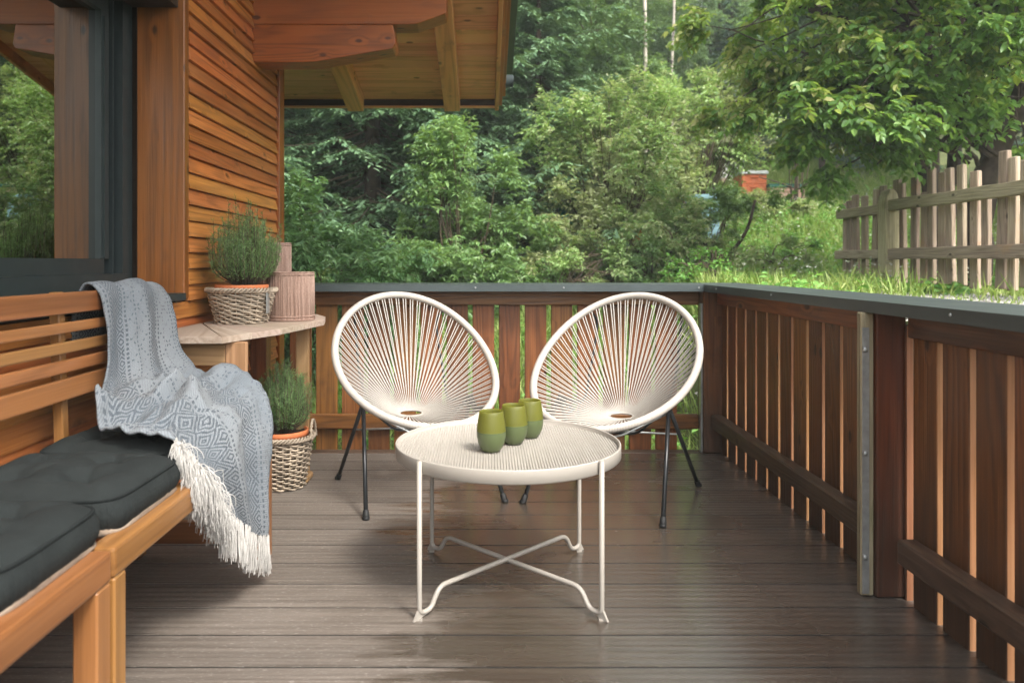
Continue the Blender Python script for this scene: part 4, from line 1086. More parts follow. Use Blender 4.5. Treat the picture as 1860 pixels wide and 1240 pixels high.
# ------------------------------------------------------------------ beehives
def hive(x, y, w, d, h, body, roofm, label, tilt=0, boxes=2, sink=0.0):
    gz = float(ground_z(x, y)) - sink
    hv = thing('beehive', label, 'beehive', (x, y, gz), 'painted wooden beehives among the bushes')
    hb = (h - .08) / boxes
    box('stand', (x - w / 2 - .02, y - d / 2, gz + .0), (x + w / 2 + .02, y + d / 2, gz + .08), M_fence, hv, bev=.004)
    for k in range(boxes): box('hive_box', (x - w / 2, y - d / 2, gz + .081 + hb * k), (x + w / 2, y + d / 2, gz + .078 + hb * (k + 1)), body, hv, bev=.006, ax='x')
    for k in range(boxes): box('hand_grip', (x - .07, y - d / 2 - .018, gz + .08 + hb * (k + .62)), (x + .07, y - d / 2 - .001, gz + .08 + hb * (k + .72)), body, hv, bev=.003, ax='x')
    box('hive_roof', (x - w / 2 - .025, y - d / 2 - .03, gz + h), (x + w / 2 + .025, y + d / 2 + .03, gz + h + .06), roofm, hv, bev=.006, ax='x')
def paint(name, c): return plain(name, c, .6, 0, .3, 12, .18)
M_or = paint('orange_paint', (.50, .13, .05)); M_wh = paint('white_paint', (.62, .60, .56)); M_tq = paint('turquoise_paint', (.05, .36, .30)); M_bl = paint('light_blue_paint', (.22, .36, .42)); M_pk = paint('pinkish_paint', (.58, .36, .27)); M_gn = paint('dark_green_paint', (.03, .13, .09))
M_wr = plain('weathered_white_lid', (.55, .56, .56), .45, .2, .5, 6, .15)
hive(4.85, 14.0, .44, .5, .44, M_or, M_wr, 'orange beehive with a pale lid, upper one on the meadow slope')
hive(4.98, 15.6, .40, .5, .40, M_wh, M_wr, 'whitish beehive standing highest up, behind the orange one')
hive(5.40, 13.9, .62, .5, .26, M_pk, M_gn, 'low pinkish beehive with dark green lid, beside the upper orange one', boxes=1)
hive(1.28, 10.6, .50, .5, .50, M_tq, M_gn, 'turquoise beehive hidden deepest in leaves, above the right chair')
hive(2.20, 10.4, .52, .5, .44, M_or, M_gn, 'lower orange beehive behind the shrubs just above the railing')
hive(2.92, 10.5, .46, .5, .64, M_bl, M_bl, 'light blue beehive behind the shrubs, right of the lower orange one', boxes=3)
# ------------------------------------------------------------------ vegetation
def rnd_dirs(rs, n):
    d = rs.normal(size=(n, 3)); return d / np.linalg.norm(d, axis=1)[:, None]
def twigs(rs, S0, D0, TL, per, leafL, leafW, droop=.35, side=.9, shape=6, fold=.25, up=1.0, jit=.35, curl=.18):
    """leaves along arching twigs: S0 starts, D0 directions, TL lengths"""
    n = len(S0); t = (np.arange(per) + .6) / per
    T = t[None, :, None]; D = D0[:, None, :]; L = TL[:, None, None]
    P = S0[:, None, :] + D * L * T + np.array([0, 0, -1.0]) * (droop * L * T * T)
    ax = D + np.array([0, 0, -1.0]) * (2 * droop * T)
    ax = ax / np.linalg.norm(ax, axis=2)[:, :, None]
    sd = np.cross(ax, np.array([0, 0, 1.0])); sd /= np.linalg.norm(sd, axis=2)[:, :, None] + 1e-6
    sg = np.where(np.arange(per) % 2 == 0, 1, -1)[None, :, None]
    ld = ax * .55 + sd * sg * side + rs.normal(size=(n, per, 3)) * jit + np.array([0, 0, -.25])
    nm = np.array([0, 0, up]) + rs.normal(size=(n, per, 3)) * .38
    sz = (leafL * (.6 + .6 * rs.rand(n, per)) * (1 - .25 * t[None, :])).ravel()
    return leaf_arrays(P.reshape(-1, 3), ld.reshape(-1, 3), nm.reshape(-1, 3), sz, sz * (leafW / leafL), fold, shape, curl)
def stems(S0, D0, TL, droop, r, sel):
    mb = MB()
    for k in sel:
        ts = np.linspace(0, 1, 4)[:, None]; P = S0[k] + D0[k] * TL[k] * ts + np.array([0, 0, -1.0]) * droop * TL[k] * ts * ts
        mb.tube(P, np.linspace(r, r * .5, 4), 3, caps=False)
    return mb
def blobs(rs, ells, n, shell=.55):
    """twig roots spread over clumps filling the ellipsoids; ells = (cx,cy,cz, rx,ry,rz, weight)"""
    w = np.array([e[6] for e in ells], dtype=float); w /= w.sum(); cnt = rs.multinomial(n, w); S0, D0 = [], []
    for e, c in zip(ells, cnt):
        if c == 0: continue
        ncl = max(6, c // 26)
        cd_ = rnd_dirs(rs, ncl); cr = (shell + (1 - shell) * rs.rand(ncl))[:, None]; cc = cd_ * cr
        pick = rs.randint(0, ncl, c)
        loc = cc[pick] + rnd_dirs(rs, c) * (rs.rand(c) ** .5 * .23)[:, None]
        P = loc * np.array(e[3:6]) + np.array(e[:3]); d = loc / (np.linalg.norm(loc, axis=1)[:, None] + 1e-6) * .8 + rnd_dirs(rs, c) * .55 + np.array([0, 0, .25])
        S0.append(P); D0.append(d / np.linalg.norm(d, axis=1)[:, None])
    return np.concatenate(S0), np.concatenate(D0)
def shrub(name, label, cat, base, ells, n, per, tl, lL, lW, mat, seed, droop=.3, trunk=None, group=None, stemr=.004, shape=6, nst=260, shell=.5, **kw):
    rs = np.random.RandomState(seed); t_ = thing(name, label, cat, base, group)
    S0, D0 = blobs(rs, ells, n, shell); TL = tl * (.55 + .8 * rs.rand(len(S0)))
    V, F = twigs(rs, S0, D0, TL, per, lL, lW, droop, shape=shape, **kw)
    tag(link('crown', npmesh('crown', V, F), mat, t_), kind='stuff')
    sel = rs.choice(len(S0), min(nst, len(S0)), replace=False)
    mb = stems(S0, D0, TL, droop, stemr, sel)
    b0 = np.array(base, dtype=float)
    for k in sel[:int(nst * .28)]:
        m_ = (b0 + S0[k]) / 2 + rs.normal(size=3) * .08 + np.array([0, 0, .1]); mb.tube(crs([b0 + rs.normal(size=3) * [.05, .05, 0], m_, S0[k]], 7), np.linspace(stemr * 2.8, stemr, 7), 4, caps=False)
    mb.build('branches', M_twig, t_)
    if trunk:
        for P, r in trunk:
            tb_ = MB(); tb_.tube(crs(P, 16), np.linspace(r, r * .55, 16), 10); tb_.build('trunk', M_bark, t_, True)
    return t_
G_mid = leafmat('shrub_leaves', (.055, .105, .036), (.090, .158, .054), (.15, .225, .085), .42, .38, .5)
G_lite = leafmat('pale_shrub_leaves', (.105, .170, .058), (.180, .265, .095), (.29, .36, .17), .50, .36, .6, new=(.44, .47, .24), newamt=.20)
G_elder = leafmat('elder_leaves', (.052, .110, .045), (.082, .160, .062), (.135, .22, .085), .35, .42, .45)
G_tree = leafmat('broad_tree_leaves', (.052, .112, .028), (.088, .172, .042), (.15, .24, .062), .52, .36, .5, new=(.36, .44, .08), newamt=.03)
G_young = leafmat('young_tree_leaves', (.080, .130, .022), (.135, .185, .030), (.22, .26, .05), .5, .36, .5, new=(.55, .52, .22), newamt=.10)
G_birch = leafmat('birch_leaves', (.075, .13, .055), (.12, .19, .085), (.19, .27, .13), .35, .45, .5)
G_spr = leafmat('spruce_needles', (.036, .070, .036), (.062, .112, .055), (.10, .16, .075), .15, .5, .4)
G_spr2 = leafmat('blue_spruce_needles', (.026, .058, .040), (.042, .084, .056), (.068, .122, .082), .15, .5, .4)
G_far = leafmat('forest_leaves', (.042, .080, .036), (.068, .120, .052), (.112, .170, .078), .4, .5, .4)
G_grass = leafmat('grass_blades', (.085, .135, .030), (.135, .190, .048), (.25, .27, .10), .40, .5, .3)
G_weed = leafmat('weed_leaves', (.050, .135, .025), (.09, .20, .04), (.15, .28, .07), .38, .45, .4)

# big broad-leaved tree behind the fence
rs = np.random.RandomState(5)
tree = thing('broadleaf_tree', 'large spreading broad leaved tree hanging over the picket fence', 'tree', (4.55, 7.3, .8))
ells = [(4.3, 6.9, 3.25, 1.75, 1.15, 1.05, 5), (3.1, 7.1, 3.3, 1.0, 1.0, .95, 3), (2.75, 7.3, 2.6, .55, .7, .55, 1.1), (3.25, 7.1, 2.15, .58, .7, .34, .9), (5.4, 7.2, 2.9, 1.1, 1.2, 1.1, 2.0), (4.3, 6.7, 4.6, 1.7, 1.4, .9, 2.4), (3.45, 6.9, 2.5, .7, .8, .40, 1.2), (2.5, 7.4, 3.6, .5, .7, .8, 1.0)]
S0, D0 = blobs(rs, ells, 4000, .35); TL = .26 * (.5 + .9 * rs.rand(len(S0))); D0[:, 2] *= .6
yg = rs.rand(len(S0)) < np.clip((3.75 - S0[:, 0]) * .62, .03, .85) * np.clip((S0[:, 2] - 2.0) * 1.2, 0, 1)
for nm_, sel_, mt_ in (('crown', ~yg, G_tree), ('young_leaves', yg, G_young)):
    V, F = twigs(rs, S0[sel_], D0[sel_], TL[sel_], 10, .100, .028, .35, fold=.22, jit=.35, curl=.22)
    tag(link(nm_, npmesh(nm_, V, F), mt_, tree), kind='stuff')
mb = stems(S0, D0, TL, .35, .0035, rs.choice(len(S0), 1300, replace=False)); mb.build('twigs', M_twig, tree)
def limb(P, r0, r1, name='branch', n=20):
    mb = MB(); c = crs(P, n); c[1:-1] += rs.normal(size=(n - 2, 3)) * .012; mb.tube(c, np.linspace(r0, r1, n), 10); return mb.build(name, M_bark, tree, True)
limb([(4.86, 7.6, .75), (4.90, 7.6, 1.5), (4.98, 7.5, 2.1), (5.2, 7.3, 2.9), (5.3, 7.2, 4.2)], .155, .08, 'trunk')
limb([(4.47, 7.5, .75), (4.42, 7.5, 1.5), (4.28, 7.5, 2.1), (4.05, 7.4, 2.4), (3.4, 7.2, 2.55), (2.7, 7.3, 2.7)], .085, .018, 'trunk')
limb([(4.52, 7.5, .75), (4.52, 7.45, 1.6), (4.54, 7.4, 2.3), (4.5, 7.2, 3.2), (4.2, 7.0, 4.4)], .062, .03, 'trunk')
limb([(4.98, 7.5, 2.1), (4.7, 7.4, 2.7), (4.0, 7.1, 3.1), (3.1, 7.1, 3.4), (2.5, 7.3, 3.7)], .09, .015)
limb([(5.1, 7.4, 2.5), (5.5, 7.0, 3.0), (5.9, 6.6, 3.4)], .07, .02)
limb([(4.30, 7.4, 1.9), (3.9, 7.0, 2.1), (3.5, 6.8, 2.15)], .03, .008)
for k in range(46):
    e = ells[rs.randint(len(ells))]; a = np.array([4.6 + rs.normal() * .3, 7.3, 2.0 + rs.rand() * 1.6]); b_ = np.array(e[:3]) + rnd_dirs(rs, 1)[0] * np.array(e[3:6]) * .8
    m_ = (a + b_) / 2 + np.array([0, 0, .2]) + rs.normal(size=3) * .15; limb([a, m_, b_], .022, .005, n=12)

GRP = 'shrubs on the slope behind the deck'
gz = lambda x, y: float(ground_z(x, y))
shrub('elder_bush', 'bright green feathery bush directly right of the house corner', 'bush', (-1.5, 7.0, gz(-1.5, 7)), [(-1.75, 7.0, .95, .75, .7, .85, 3), (-1.15, 6.9, .75, .55, .6, .60, 2), (-2.3, 7.1, 1.1, .6, .7, .85, 1)], 2300, 11, .26, .085, .016, G_elder, 31, .45, group=GRP)
shrub('leafy_shrub', 'mid green upright shrub with narrow leaves in front of the dark spruces', 'bush', (-.25, 8.2, gz(-.25, 8.2)), [(-.25, 8.2, 1.35, .62, .6, 1.15, 3), (.15, 8.3, 1.0, .6, .6, .8, 2), (-.35, 8.1, .7, .8, .6, .55, 1.6), (-.5, 8.3, 2.1, .28, .3, .55, .5)], 2700, 10, .24, .075, .015, G_mid, 32, .40, group=GRP)
shrub('leafy_shrub', 'pale green shrub tree with whitish young leaves, rising highest behind the right chair', 'bush', (1.55, 9.3, gz(1.55, 9.3)), [(1.45, 9.3, 2.2, .75, .7, .95, 3), (.95, 9.3, 2.55, .38, .4, .62, 1), (2.0, 9.5, 2.6, .7, .7, .75, 2), (1.6, 9.2, 1.3, .9, .7, .7, 2), (1.0, 9.2, 1.55, .55, .5, .6, 1)], 3100, 9, .22, .070, .017, G_lite, 33, .25, group=GRP)
shrub('leafy_shrub', 'light green shrub between the pale one and the big broad leaved tree', 'bush', (2.9, 10.8, gz(2.9, 10.8)), [(2.9, 10.8, 2.7, .9, .7, .95, 3), (3.5, 10.9, 3.2, .6, .6, .75, 1.4), (2.5, 10.6, 1.9, .6, .6, .55, 1.3)], 2200, 9, .22, .070, .018, G_lite, 34, .25, group=GRP)
shrub('leafy_shrub', 'low light green shrub covering the turquoise beehive above the coping', 'bush', (.75, 8.3, gz(.75, 8.3)), [(.72, 8.3, .78, .50, .5, .42, 2), (1.15, 8.4, .95, .45, .45, .45, 1.5)], 1000, 9, .17, .055, .014, G_lite, 35, .3, group=GRP)
shrub('leafy_shrub', 'low dark green shrub with thin stems in front of the lower orange beehive', 'bush', (1.9, 8.7, gz(1.9, 8.7)), [(1.75, 8.7, 1.15, .50, .4, .40, 2), (2.1, 8.8, 1.35, .40, .4, .35, 1.2), (1.45, 8.5, .75, .35, .3, .25, .8)], 900, 8, .17, .050, .012, G_mid, 36, .3, group=GRP)
shrub('fruit_tree', 'small fruit tree with open V shaped dark branches on the meadow', 'tree', (2.62, 8.9, gz(2.62, 8.9)), [(2.35, 8.9, 1.70, .50, .4, .34, 2), (2.75, 8.9, 1.62, .40, .4, .30, 1.2), (3.1, 8.9, 1.78, .34, .3, .28, 1)], 800, 8, .15, .050, .014, G_mid, 37, .2,
      trunk=[([(2.62, 8.9, gz(2.62, 8.9) - .05), (2.60, 8.9, 1.15), (2.50, 8.9, 1.45), (2.30, 8.9, 1.8)], .035), ([(2.66, 8.9, gz(2.62, 8.9) - .05), (2.85, 8.9, 1.15), (3.05, 8.9, 1.45), (3.15, 8.9, 1.8)], .028)], group=GRP, nst=36)
shrub('leafy_shrub', 'pale leafy shrub in front of the light blue beehive', 'bush', (2.25, 8.6, gz(2.25, 8.6)), [(2.2, 8.6, 1.25, .45, .4, .42, 2), (2.5, 8.7, .95, .40, .35, .30, 1), (1.9, 8.5, 1.55, .4, .35, .35, 1)], 1250, 9, .18, .058, .015, G_lite, 41, .25, group=GRP, nst=60)
shrub('sapling', 'thin bare stemmed sapling on the meadow below the pinkish beehive', 'tree', (5.05, 12.4, gz(5.05, 12.4)), [(5.05, 12.4, gz(5.05, 12.4) + 1.5, .30, .3, .35, 1)], 90, 7, .15, .06, .016, G_mid, 38, .2,
      trunk=[([(5.05, 12.4, gz(5.05, 12.4) - .05), (5.06, 12.4, gz(5.05, 12.4) + .7), (5.04, 12.4, gz(5.05, 12.4) + 1.5)], .035), ([(5.06, 12.4, gz(5.05, 12.4) + .4), (5.4, 12.4, gz(5.05, 12.4) + .55), (5.75, 12.4, gz(5.05, 12.4) + .8)], .014), ([(5.06, 12.4, gz(5.05, 12.4) + .4), (4.8, 12.4, gz(5.05, 12.4) + .5), (4.45, 12.4, gz(5.05, 12.4) + .6)], .014)], nst=30)
shrub('leafy_shrub', 'leafy bush right behind the corner of the railing, low and mid green', 'bush', (2.15, 7.2, gz(2.15, 7.2)), [(2.1, 7.3, .90, .40, .35, .20, 1)], 240, 8, .16, .06, .018, G_weed, 39, .3, group=GRP)
shrub('hedge_bush', 'dark undergrowth bush filling the gap between elder bush and spruces', 'bush', (-.9, 9.0, gz(-.9, 9.0)), [(-1.0, 9.0, .9, .8, .5, .7, 1), (.5, 9.6, 1.1, .7, .5, .6, .8)], 1100, 9, .22, .07, .018, G_mid, 40, .4, group=GRP)

# spruces
def spruce_mesh(seed, Ht, Rb, whorls, nb, ntw, nnd, nl, nw, droopf=.25):
    rs = np.random.RandomState(seed); P_, D_, N_, L_ = [], [], [], []; mb = MB()
    mb.tube([(0, 0, -.3), (0, 0, Ht * .5), (0, 0, Ht * .97)], [Ht * .014 + .03, Ht * .009 + .015, .01], 8)
    tr = mb.mesh('trunk', True); bb = MB()
    for w in range(whorls):
        f = w / whorls; z = Ht * (.05 + .93 * f); Lb = Rb * (1 - f) ** .75 * (.85 + .3 * rs.rand()) + .10
        for k in range(nb):
            a = rs.rand() * 6.283; L = Lb * (.7 + .5 * rs.rand()); d = np.array([math.cos(a), math.sin(a), 0]); sd = np.array([-d[1], d[0], 0])
            t = np.linspace(0, 1, 8)[:, None]
            c = np.array([0, 0, z + rs.normal() * .05]) + d * L * t + np.array([0, 0, 1.0]) * L * (-droopf * 1.9 * t + droopf * 1.25 * t * t)
            if Ht < 12: bb.tube(c, np.linspace(.009 * L / 2 + .003, .002, 8), 3, caps=False)
            tt = np.concatenate([rs.rand(ntw) * .85 + .15]); f8 = tt * 7; i0 = np.minimum(f8.astype(int), 6); wv_ = (f8 - i0)[:, None]
            p = c[i0] * (1 - wv_) + c[i0 + 1] * wv_; sg = np.where(rs.rand(ntw) < .5, -1, 1)[:, None]
            td = d * .75 + sd * sg * .75 + rs.normal(size=(ntw, 3)) * .12 + np.array([0, 0, -.22]); td /= np.linalg.norm(td, axis=1)[:, None]
            tl_ = (L * .34 * (1 - tt * .75) * (.6 + .7 * rs.rand(ntw)) + .05)
            s_ = (np.arange(nnd) + .5) / nnd
            q_ = p[:, None, :] + td[:, None, :] * (tl_[:, None, None] * s_[None, :, None]) + np.array([0, 0, -.25]) * (tl_[:, None, None] * s_[None, :, None] ** 2)
            s2 = np.cross(td, np.array([0, 0, 1.0])); s2 /= np.linalg.norm(s2, axis=1)[:, None] + 1e-6
            sg2 = np.where(np.arange(nnd) % 2 == 0, 1, -1)[None, :, None]
            nd = td[:, None, :] * .8 + s2[:, None, :] * sg2 * .55 + rs.normal(size=(ntw, nnd, 3)) * .18 + np.array([0, 0, -.12])
            P_.append(q_.reshape(-1, 3)); D_.append(nd.reshape(-1, 3)); N_.append(np.array([0, 0, 1.0]) + rs.normal(size=(ntw * nnd, 3)) * .35); L_.append(nl * (.6 + .6 * rs.rand(ntw * nnd)))
    P_, D_, N_, L_ = map(np.concatenate, (P_, D_, N_, L_))
    V, F = leaf_arrays(P_, D_, N_, L_, L_ * nw / nl, .1, 4, .1)
    cr = npmesh('crown', V, F)
    return cr, tr, bb.mesh('branches') if bb.n else None
def place_tree(name, label, cat, meshes, mat, x, y, s, rz, group, z=None):
    cr, tr, bb = meshes; z = gz(x, y) if z is None else z
    t_ = thing(name, label, cat, (0, 0, 0), group)
    o = link('crown', cr, mat, t_); o['kind'] = 'stuff'
    link('trunk', tr, M_bark, t_)
    if bb is not None: link('branches', bb, M_twig, t_)
    t_.matrix_basis = Matrix.Translation((x, y, z)) @ Matrix.Rotation(rz, 4, 'Z') @ Matrix.Scale(s, 4)
    return t_
spA = spruce_mesh(51, 7.5, 2.4, 32, 8, 34, 10, .105, .017)
SPR = 'dark spruces behind the bushes'
for (x, y, s, rz, lab) in ((-1.55, 10.6, 1.0, .4, 'dark spruce with drooping layered boughs left of centre under the eaves'), (-.05, 11.2, 1.05, 2.2, 'dark spruce right under the outer corner of the roof'), (-3.4, 11.0, 1.1, 4.0, 'dark spruce hidden behind the house corner'), (.75, 10.6, .62, 1.0, 'small spruce with hanging twigs beside the roof edge')):
    place_tree('spruce_tree', lab, 'tree', spA, G_spr, x, y, s, rz, SPR)
spB = spruce_mesh(52, 8.5, 1.9, 30, 7, 12, 6, .19, .035)
def broad_mesh(seed, Ht, ells, n, per, tl, lL, lW, droop=.3, tr=.07):
    rs = np.random.RandomState(seed); S0, D0 = blobs(rs, ells, n, .4); TL = tl * (.5 + .9 * rs.rand(len(S0)))
    V, F = twigs(rs, S0, D0, TL, per, lL, lW, droop, shape=4)
    cr = npmesh('crown', V, F); mb = MB(); mb.tube(crs([(0, 0, -.3), (.05, 0, Ht * .3), (-.04, 0, Ht * .6), (0, 0, Ht * .95)], 12), np.linspace(tr, tr * .35, 12), 8); b2 = MB()
    for k in range(26):
        e = ells[rs.randint(len(ells))]; q_ = np.array(e[:3]) + rnd_dirs(rs, 1)[0] * np.array(e[3:6]) * .8; a = np.array([0, 0, q_[2] * .75]); b2.tube(crs([a, (a + q_) / 2 + np.array([0, 0, .15]), q_], 6), np.linspace(.025, .006, 6), 4, caps=False)
    return cr, mb.mesh('trunk', True), b2.mesh('branches')
brA = broad_mesh(61, 7, [(0, 0, 4.6, 1.6, 1.6, 1.6, 3), (.6, -.3, 3.0, 1.3, 1.2, 1.1, 2), (-.7, .2, 3.4, 1.2, 1.2, 1.2, 2), (.1, 0, 6.2, 1.1, 1.1, 1.0, 1.2)], 2600, 8, .38, .13, .036)
birchm = broad_mesh(62, 8, [(0, 0, 5.4, 1.0, 1.0, 1.8, 3), (.3, -.2, 3.8, .85, .8, 1.2, 1.6), (-.4, 0, 4.4, .8, .8, 1.2, 1.4)], 2900, 9, .42, .07, .022, .9, .06)
M_birch = None
m, t, b = newmat('birch_bark'); q = NB(t); tc_ = q.n('ShaderNodeTexCoord').outputs['Object']
q.l(q.mix(q.mapr(q.noise(q.mapping(tc_, (6, 6, 3.5)), 1, 4, .7), .52, .60), (.50, .44, .37), (.06, .05, .045)), b.inputs['Base Color']); b.inputs['Roughness'].default_value = .8; M_birch = m
FG = 'forest trees on the hillside'
rs = np.random.RandomState(77)
# birches
birchT = broad_mesh(63, 9, [(0, 0, 7.4, 1.1, 1.1, 1.3, 3), (.4, -.2, 8.6, .9, .9, 1.0, 1.4)], 1500, 9, .42, .07, .022, .9, .06)
for (x, y, s, rz, lab) in ((.95, 14.2, 1.0, .3, 'pale birch crown right beside the roof edge'), (2.62, 12.5, 1.0, 1.2, 'birch with thin white trunk standing out in front of the forest'), (4.05, 16.4, .95, 2.4, 'second birch with light trunk, right of the white one')):
    t_ = place_tree('birch_tree', lab, 'tree', birchm if x < 1 else birchT, G_birch if x < 1 else G_far, x, y, s * .85, rz, None)
tm = MB(); tm.tube(crs([(0, 0, -.3), (.06, 0, 2.4), (-.03, 0, 5), (.02, 0, 9.5)], 16), np.linspace(.046, .028, 16), 10); tm_me = tm.mesh('trunk', True); tm_me.materials.append(M_birch)
for c in list(COL.objects):
    if c.type == 'MESH' and c.parent and c.parent.name.startswith('birch_tree') and c.name.startswith('trunk'): c.data = tm_me
desc = ['dark blue green conifer', 'tall mid green conifer', 'narrow shaded conifer', 'bushy green broad leaved tree', 'loose light green broad leaved tree']
k = 0
rows = [(13.2, 2.0, 5), (15.0, 2.1, 7), (17.6, 2.3, 9), (20.5, 2.6, 11), (24.5, 3.0, 12), (29, 3.5, 12)]
for ri, (yy, dx, cnt) in enumerate(rows):
    for c in range(cnt):
        x = (c - cnt * .45) * dx + rs.normal() * .45 + (ri % 2) * dx * .5; y = yy + rs.normal() * .6
        if ri == 0 and x > 3.2: continue
        if ri == 1 and 3.6 < x < 7.5: continue
        if abs(x - 3.35) < .75 and y < 16.4: continue
        con = rs.rand() < .60 and not (ri == 1 and x > 6)
        s = (H + math.tan(R(19.8 + 2.6 * rs.rand())) * y - gz(x, y)) / (8.3 if con else 7.2)
        if con: lab = '%s in row %s' % (desc[rs.randint(3)], ri); ms, mt = spB, (G_spr2 if rs.rand() < .55 else G_spr)
        else: lab = ''; ms, mt = brA, (G_far if rs.rand() < .7 else G_mid)
        t_ = place_tree('conifer_tree' if con else 'forest_tree', 'dark conifer standing in the dense forest on the hillside' if con else 'leafy broad leaved tree standing in the dense forest on the hillside', 'tree', ms, mt, x, y, s, rs.rand() * 6.28, 'conifers of the hillside forest' if con else 'broad leaved trees of the hillside forest')
# trees to the right and beyond the fence, seen through the crown and in the window
for (x, y, s) in ((6.6, 21.5, .72), (5.6, 25, .80), (7.6, 27, .85), (8.3, 23, .75), (4.6, 22, .7), (7.4, 12.5, .9), (9.5, 9.5, 1.0), (9.0, 14.5, 1.1), (11.5, 12, 1.1), (8.2, 6.0, .8), (11, 7.5, 1.0), (6.9, 15.6, 1.0)):
    place_tree('forest_tree', 'leafy broad leaved tree standing in the dense forest on the hillside', 'tree', brA, G_far, x, y, s, x * 3, 'broad leaved trees of the hillside forest')

# ------------------------------------------------------------------ meadow grass, weeds, gravel
rs = np.random.RandomState(90)
def scatter_grass(n, xr, yr, hmin, hmax, dens=None):
    x = rs.uniform(*xr, n); y = rs.uniform(*yr, n)
    keep = ~((x < 1.75) & (y < 4.75)) & ~((x > 1.6) & (x < 3.9) & (y < 6.2) & (rs.rand(n) < .93))
    nz = np.sin(x * 2.1 + 1) * np.sin(y * 1.7) + np.sin(x * .8 + y * 1.1); keep &= rs.rand(n) < (.62 + .3 * nz)
    x, y = x[keep], y[keep]; z = ground_z(x, y) - .01; n = len(x)
    P = np.stack([x, y, z], -1); D = np.stack([rs.normal(size=n) * .32, rs.normal(size=n) * .32, np.ones(n)], -1)
    L = rs.uniform(hmin, hmax, n) * (.7 + .5 * (np.sin(x * 3) * np.cos(y * 2.3) + 1) / 2)
    return leaf_arrays(P, D, rnd_dirs(rs, n), L, L * 0 + .0035 + L * .012, .1, 4, .35)
V1, F1 = scatter_grass(120000, (1.6, 9.5), (8.0, 17.5), .10, .28); V0, F0 = scatter_grass(50000, (1.6, 8.5), (4.6, 8.3), .04, .10); V2, F2 = scatter_grass(60000, (-3.0, 3.5), (4.75, 9.5), .10, .28)
tag(link('grass', npmesh('grass', np.concatenate([V1, V2, V0]), np.concatenate([F1, F2 + len(V1), F0 + len(V1) + len(V2)])), G_grass), 'bright green meadow grass on the slope', 'grass', kind='stuff')
n = 2600; x = np.concatenate([rs.uniform(1.9, 6, n), rs.uniform(-2.5, 2.5, 900)]); y = np.concatenate([rs.uniform(7.4, 13, n), rs.uniform(5.0, 9.0, 900)])
Pw = np.stack([x, y, ground_z(x, y)], -1); Dw = np.stack([rs.normal(size=len(x)) * .5, rs.normal(size=len(x)) * .5, np.ones(len(x))], -1); Dw /= np.linalg.norm(Dw, axis=1)[:, None]
V, F = twigs(rs, Pw, Dw, .16 + .16 * rs.rand(len(x)), 8, .075, .020, .25)
tag(link('weeds', npmesh('weeds', V, F), G_weed), 'leafy weeds growing through the meadow', 'weeds', kind='stuff')
for k_, (x, y, lab) in enumerate(((2.9, 8.0, 'loose green weed bush at the left end of the meadow'), (3.6, 9.6, 'weedy bush in the middle of the meadow'), (3.25, 11.2, 'leafy bush left of the upper orange beehive'), (5.6, 10.2, 'weed bush on the meadow beyond the fence corner'), (4.35, 11.6, 'low bush in the grass below the pinkish beehive'))):
    z0 = gz(x, y); shrub('meadow_bush', lab, 'bush', (x, y, z0), [(x, y, z0 + .22, .42, .36, .26, 2), (x + .3, y + .1, z0 + .15, .3, .3, .2, 1)], 300, 8, .17, .06, .017, G_weed if k_ % 2 else G_lite, 70 + k_, .3, group=GRP, nst=30)
# white meadow flowers
n = 1300; x = rs.uniform(2.2, 7.5, n); y = rs.uniform(7, 14, n); Pf = np.stack([x, y, ground_z(x, y) + rs.uniform(.14, .32, n)], -1)
V, F = leaf_arrays(np.repeat(Pf, 3, 0), rnd_dirs(rs, n * 3) * [1, 1, .3], np.tile([0, 0, 1.0], (n * 3, 1)) + rs.normal(size=(n * 3, 3)) * .3, np.full(n * 3, .028), np.full(n * 3, .010), .1, 4, .1)
tag(link('meadow_flowers', npmesh('meadow_flowers', V, F), plain('petal_white', (.62, .62, .52), .6, 0, .3)), 'tiny white flowers dotted over the meadow', 'flowers', kind='stuff')
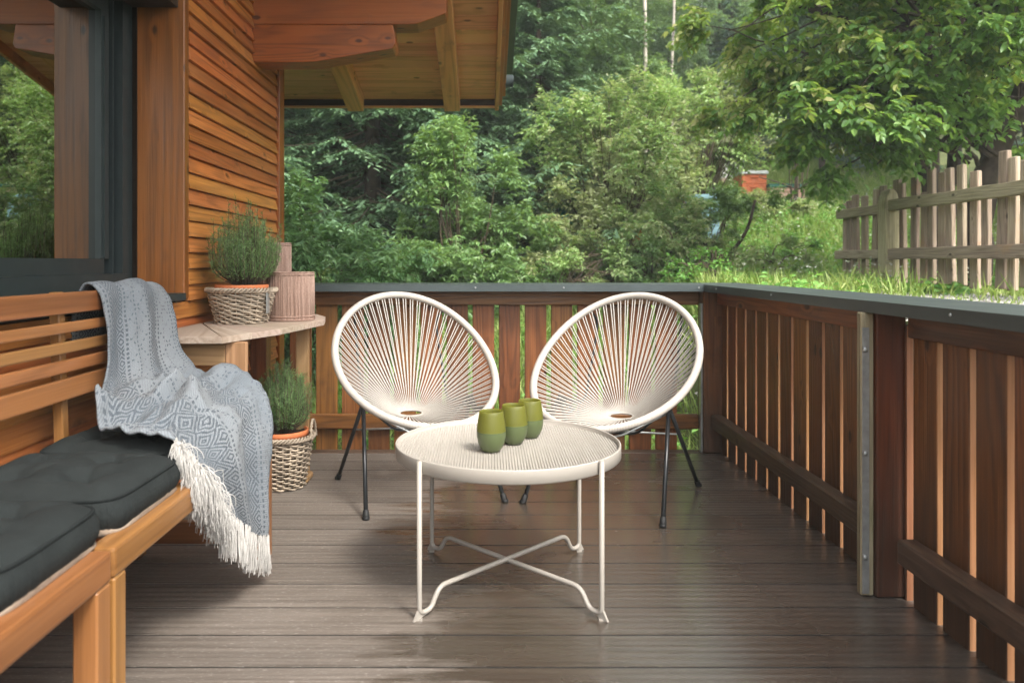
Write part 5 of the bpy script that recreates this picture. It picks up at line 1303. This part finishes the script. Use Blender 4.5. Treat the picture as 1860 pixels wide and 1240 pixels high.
# gravel strip
n = 9000; x = np.concatenate([rs.uniform(1.62, 4.2, n), ]); y = rs.uniform(3.2, 6.9, n); keep = (rs.rand(n) < np.clip((6.9 - y) * .7, .12, 1)); x, y = x[keep], y[keep]; n = len(x)
r = rs.uniform(.008, .022, n)[:, None, None]; oc = np.array([(1, 0, 0), (0, 1, 0), (-1, 0, 0), (0, -1, 0), (0, 0, .7), (0, 0, -.7)])[None]
V = np.stack([x, y, ground_z(x, y) + .006], -1)[:, None, :] + (oc + rs.normal(size=(n, 6, 3)) * .22) * r
base = np.arange(n)[:, None] * 6; F = np.concatenate([base + np.array([[a, b_, c]]) for a, b_, c in ((0, 1, 4), (1, 2, 4), (2, 3, 4), (3, 0, 4), (1, 0, 5), (2, 1, 5), (3, 2, 5), (0, 3, 5))])
m, t, b = newmat('gravel_stone'); q = NB(t); q.l(q.mix(q.n('ShaderNodeNewGeometry').outputs['Random Per Island'], (.22, .20, .18), (.52, .49, .45)), b.inputs['Base Color']); b.inputs['Roughness'].default_value = .9
tag(link('gravel', npmesh('gravel', V.reshape(-1, 3), F), m), 'pale gravel strip between railing and fence', 'gravel', kind='stuff')
# a few broad leaved weeds in front of the fence
for (x, y, lab) in ((3.62, 6.9, 'broad leaved weed sprouting beside the fence post'), (3.70, 6.25, 'broad leaved weed right of the fence post by the gravel'), (3.1, 8.2, 'tall green weed clump left of the fence')):
    rs2 = np.random.RandomState(int(x * 100)); t_ = thing('weed_plant', lab, 'plant', (x, y, gz(x, y)))
    n = 26; P = np.tile([x, y, gz(x, y)], (n, 1)) + rs2.normal(size=(n, 3)) * [.05, .05, .0]; D = np.stack([rs2.normal(size=n) * .8, rs2.normal(size=n) * .8, np.ones(n)], -1); D /= np.linalg.norm(D, axis=1)[:, None]
    V, F = twigs(rs2, P, D, .18 + .12 * rs2.rand(n), 5, .11, .035, .5)
    link('leaves', npmesh('leaves', V, F), G_weed, t_)

# ------------------------------------------------------------------ damp air in the valley
hz = MB(); hz.box((-61, -61, -3.5), (61, 96, 36))
m, t, b = newmat('damp_air'); t.nodes.remove(b)
pv_ = t.nodes.new('ShaderNodeVolumePrincipled'); pv_.inputs['Color'].default_value = (.86, .93, .90, 1); pv_.inputs['Density'].default_value = .0026
t.links.new(pv_.outputs[0], t.nodes['Material Output'].inputs['Volume'])
tag(hz.build('haze', m), kind='stuff')
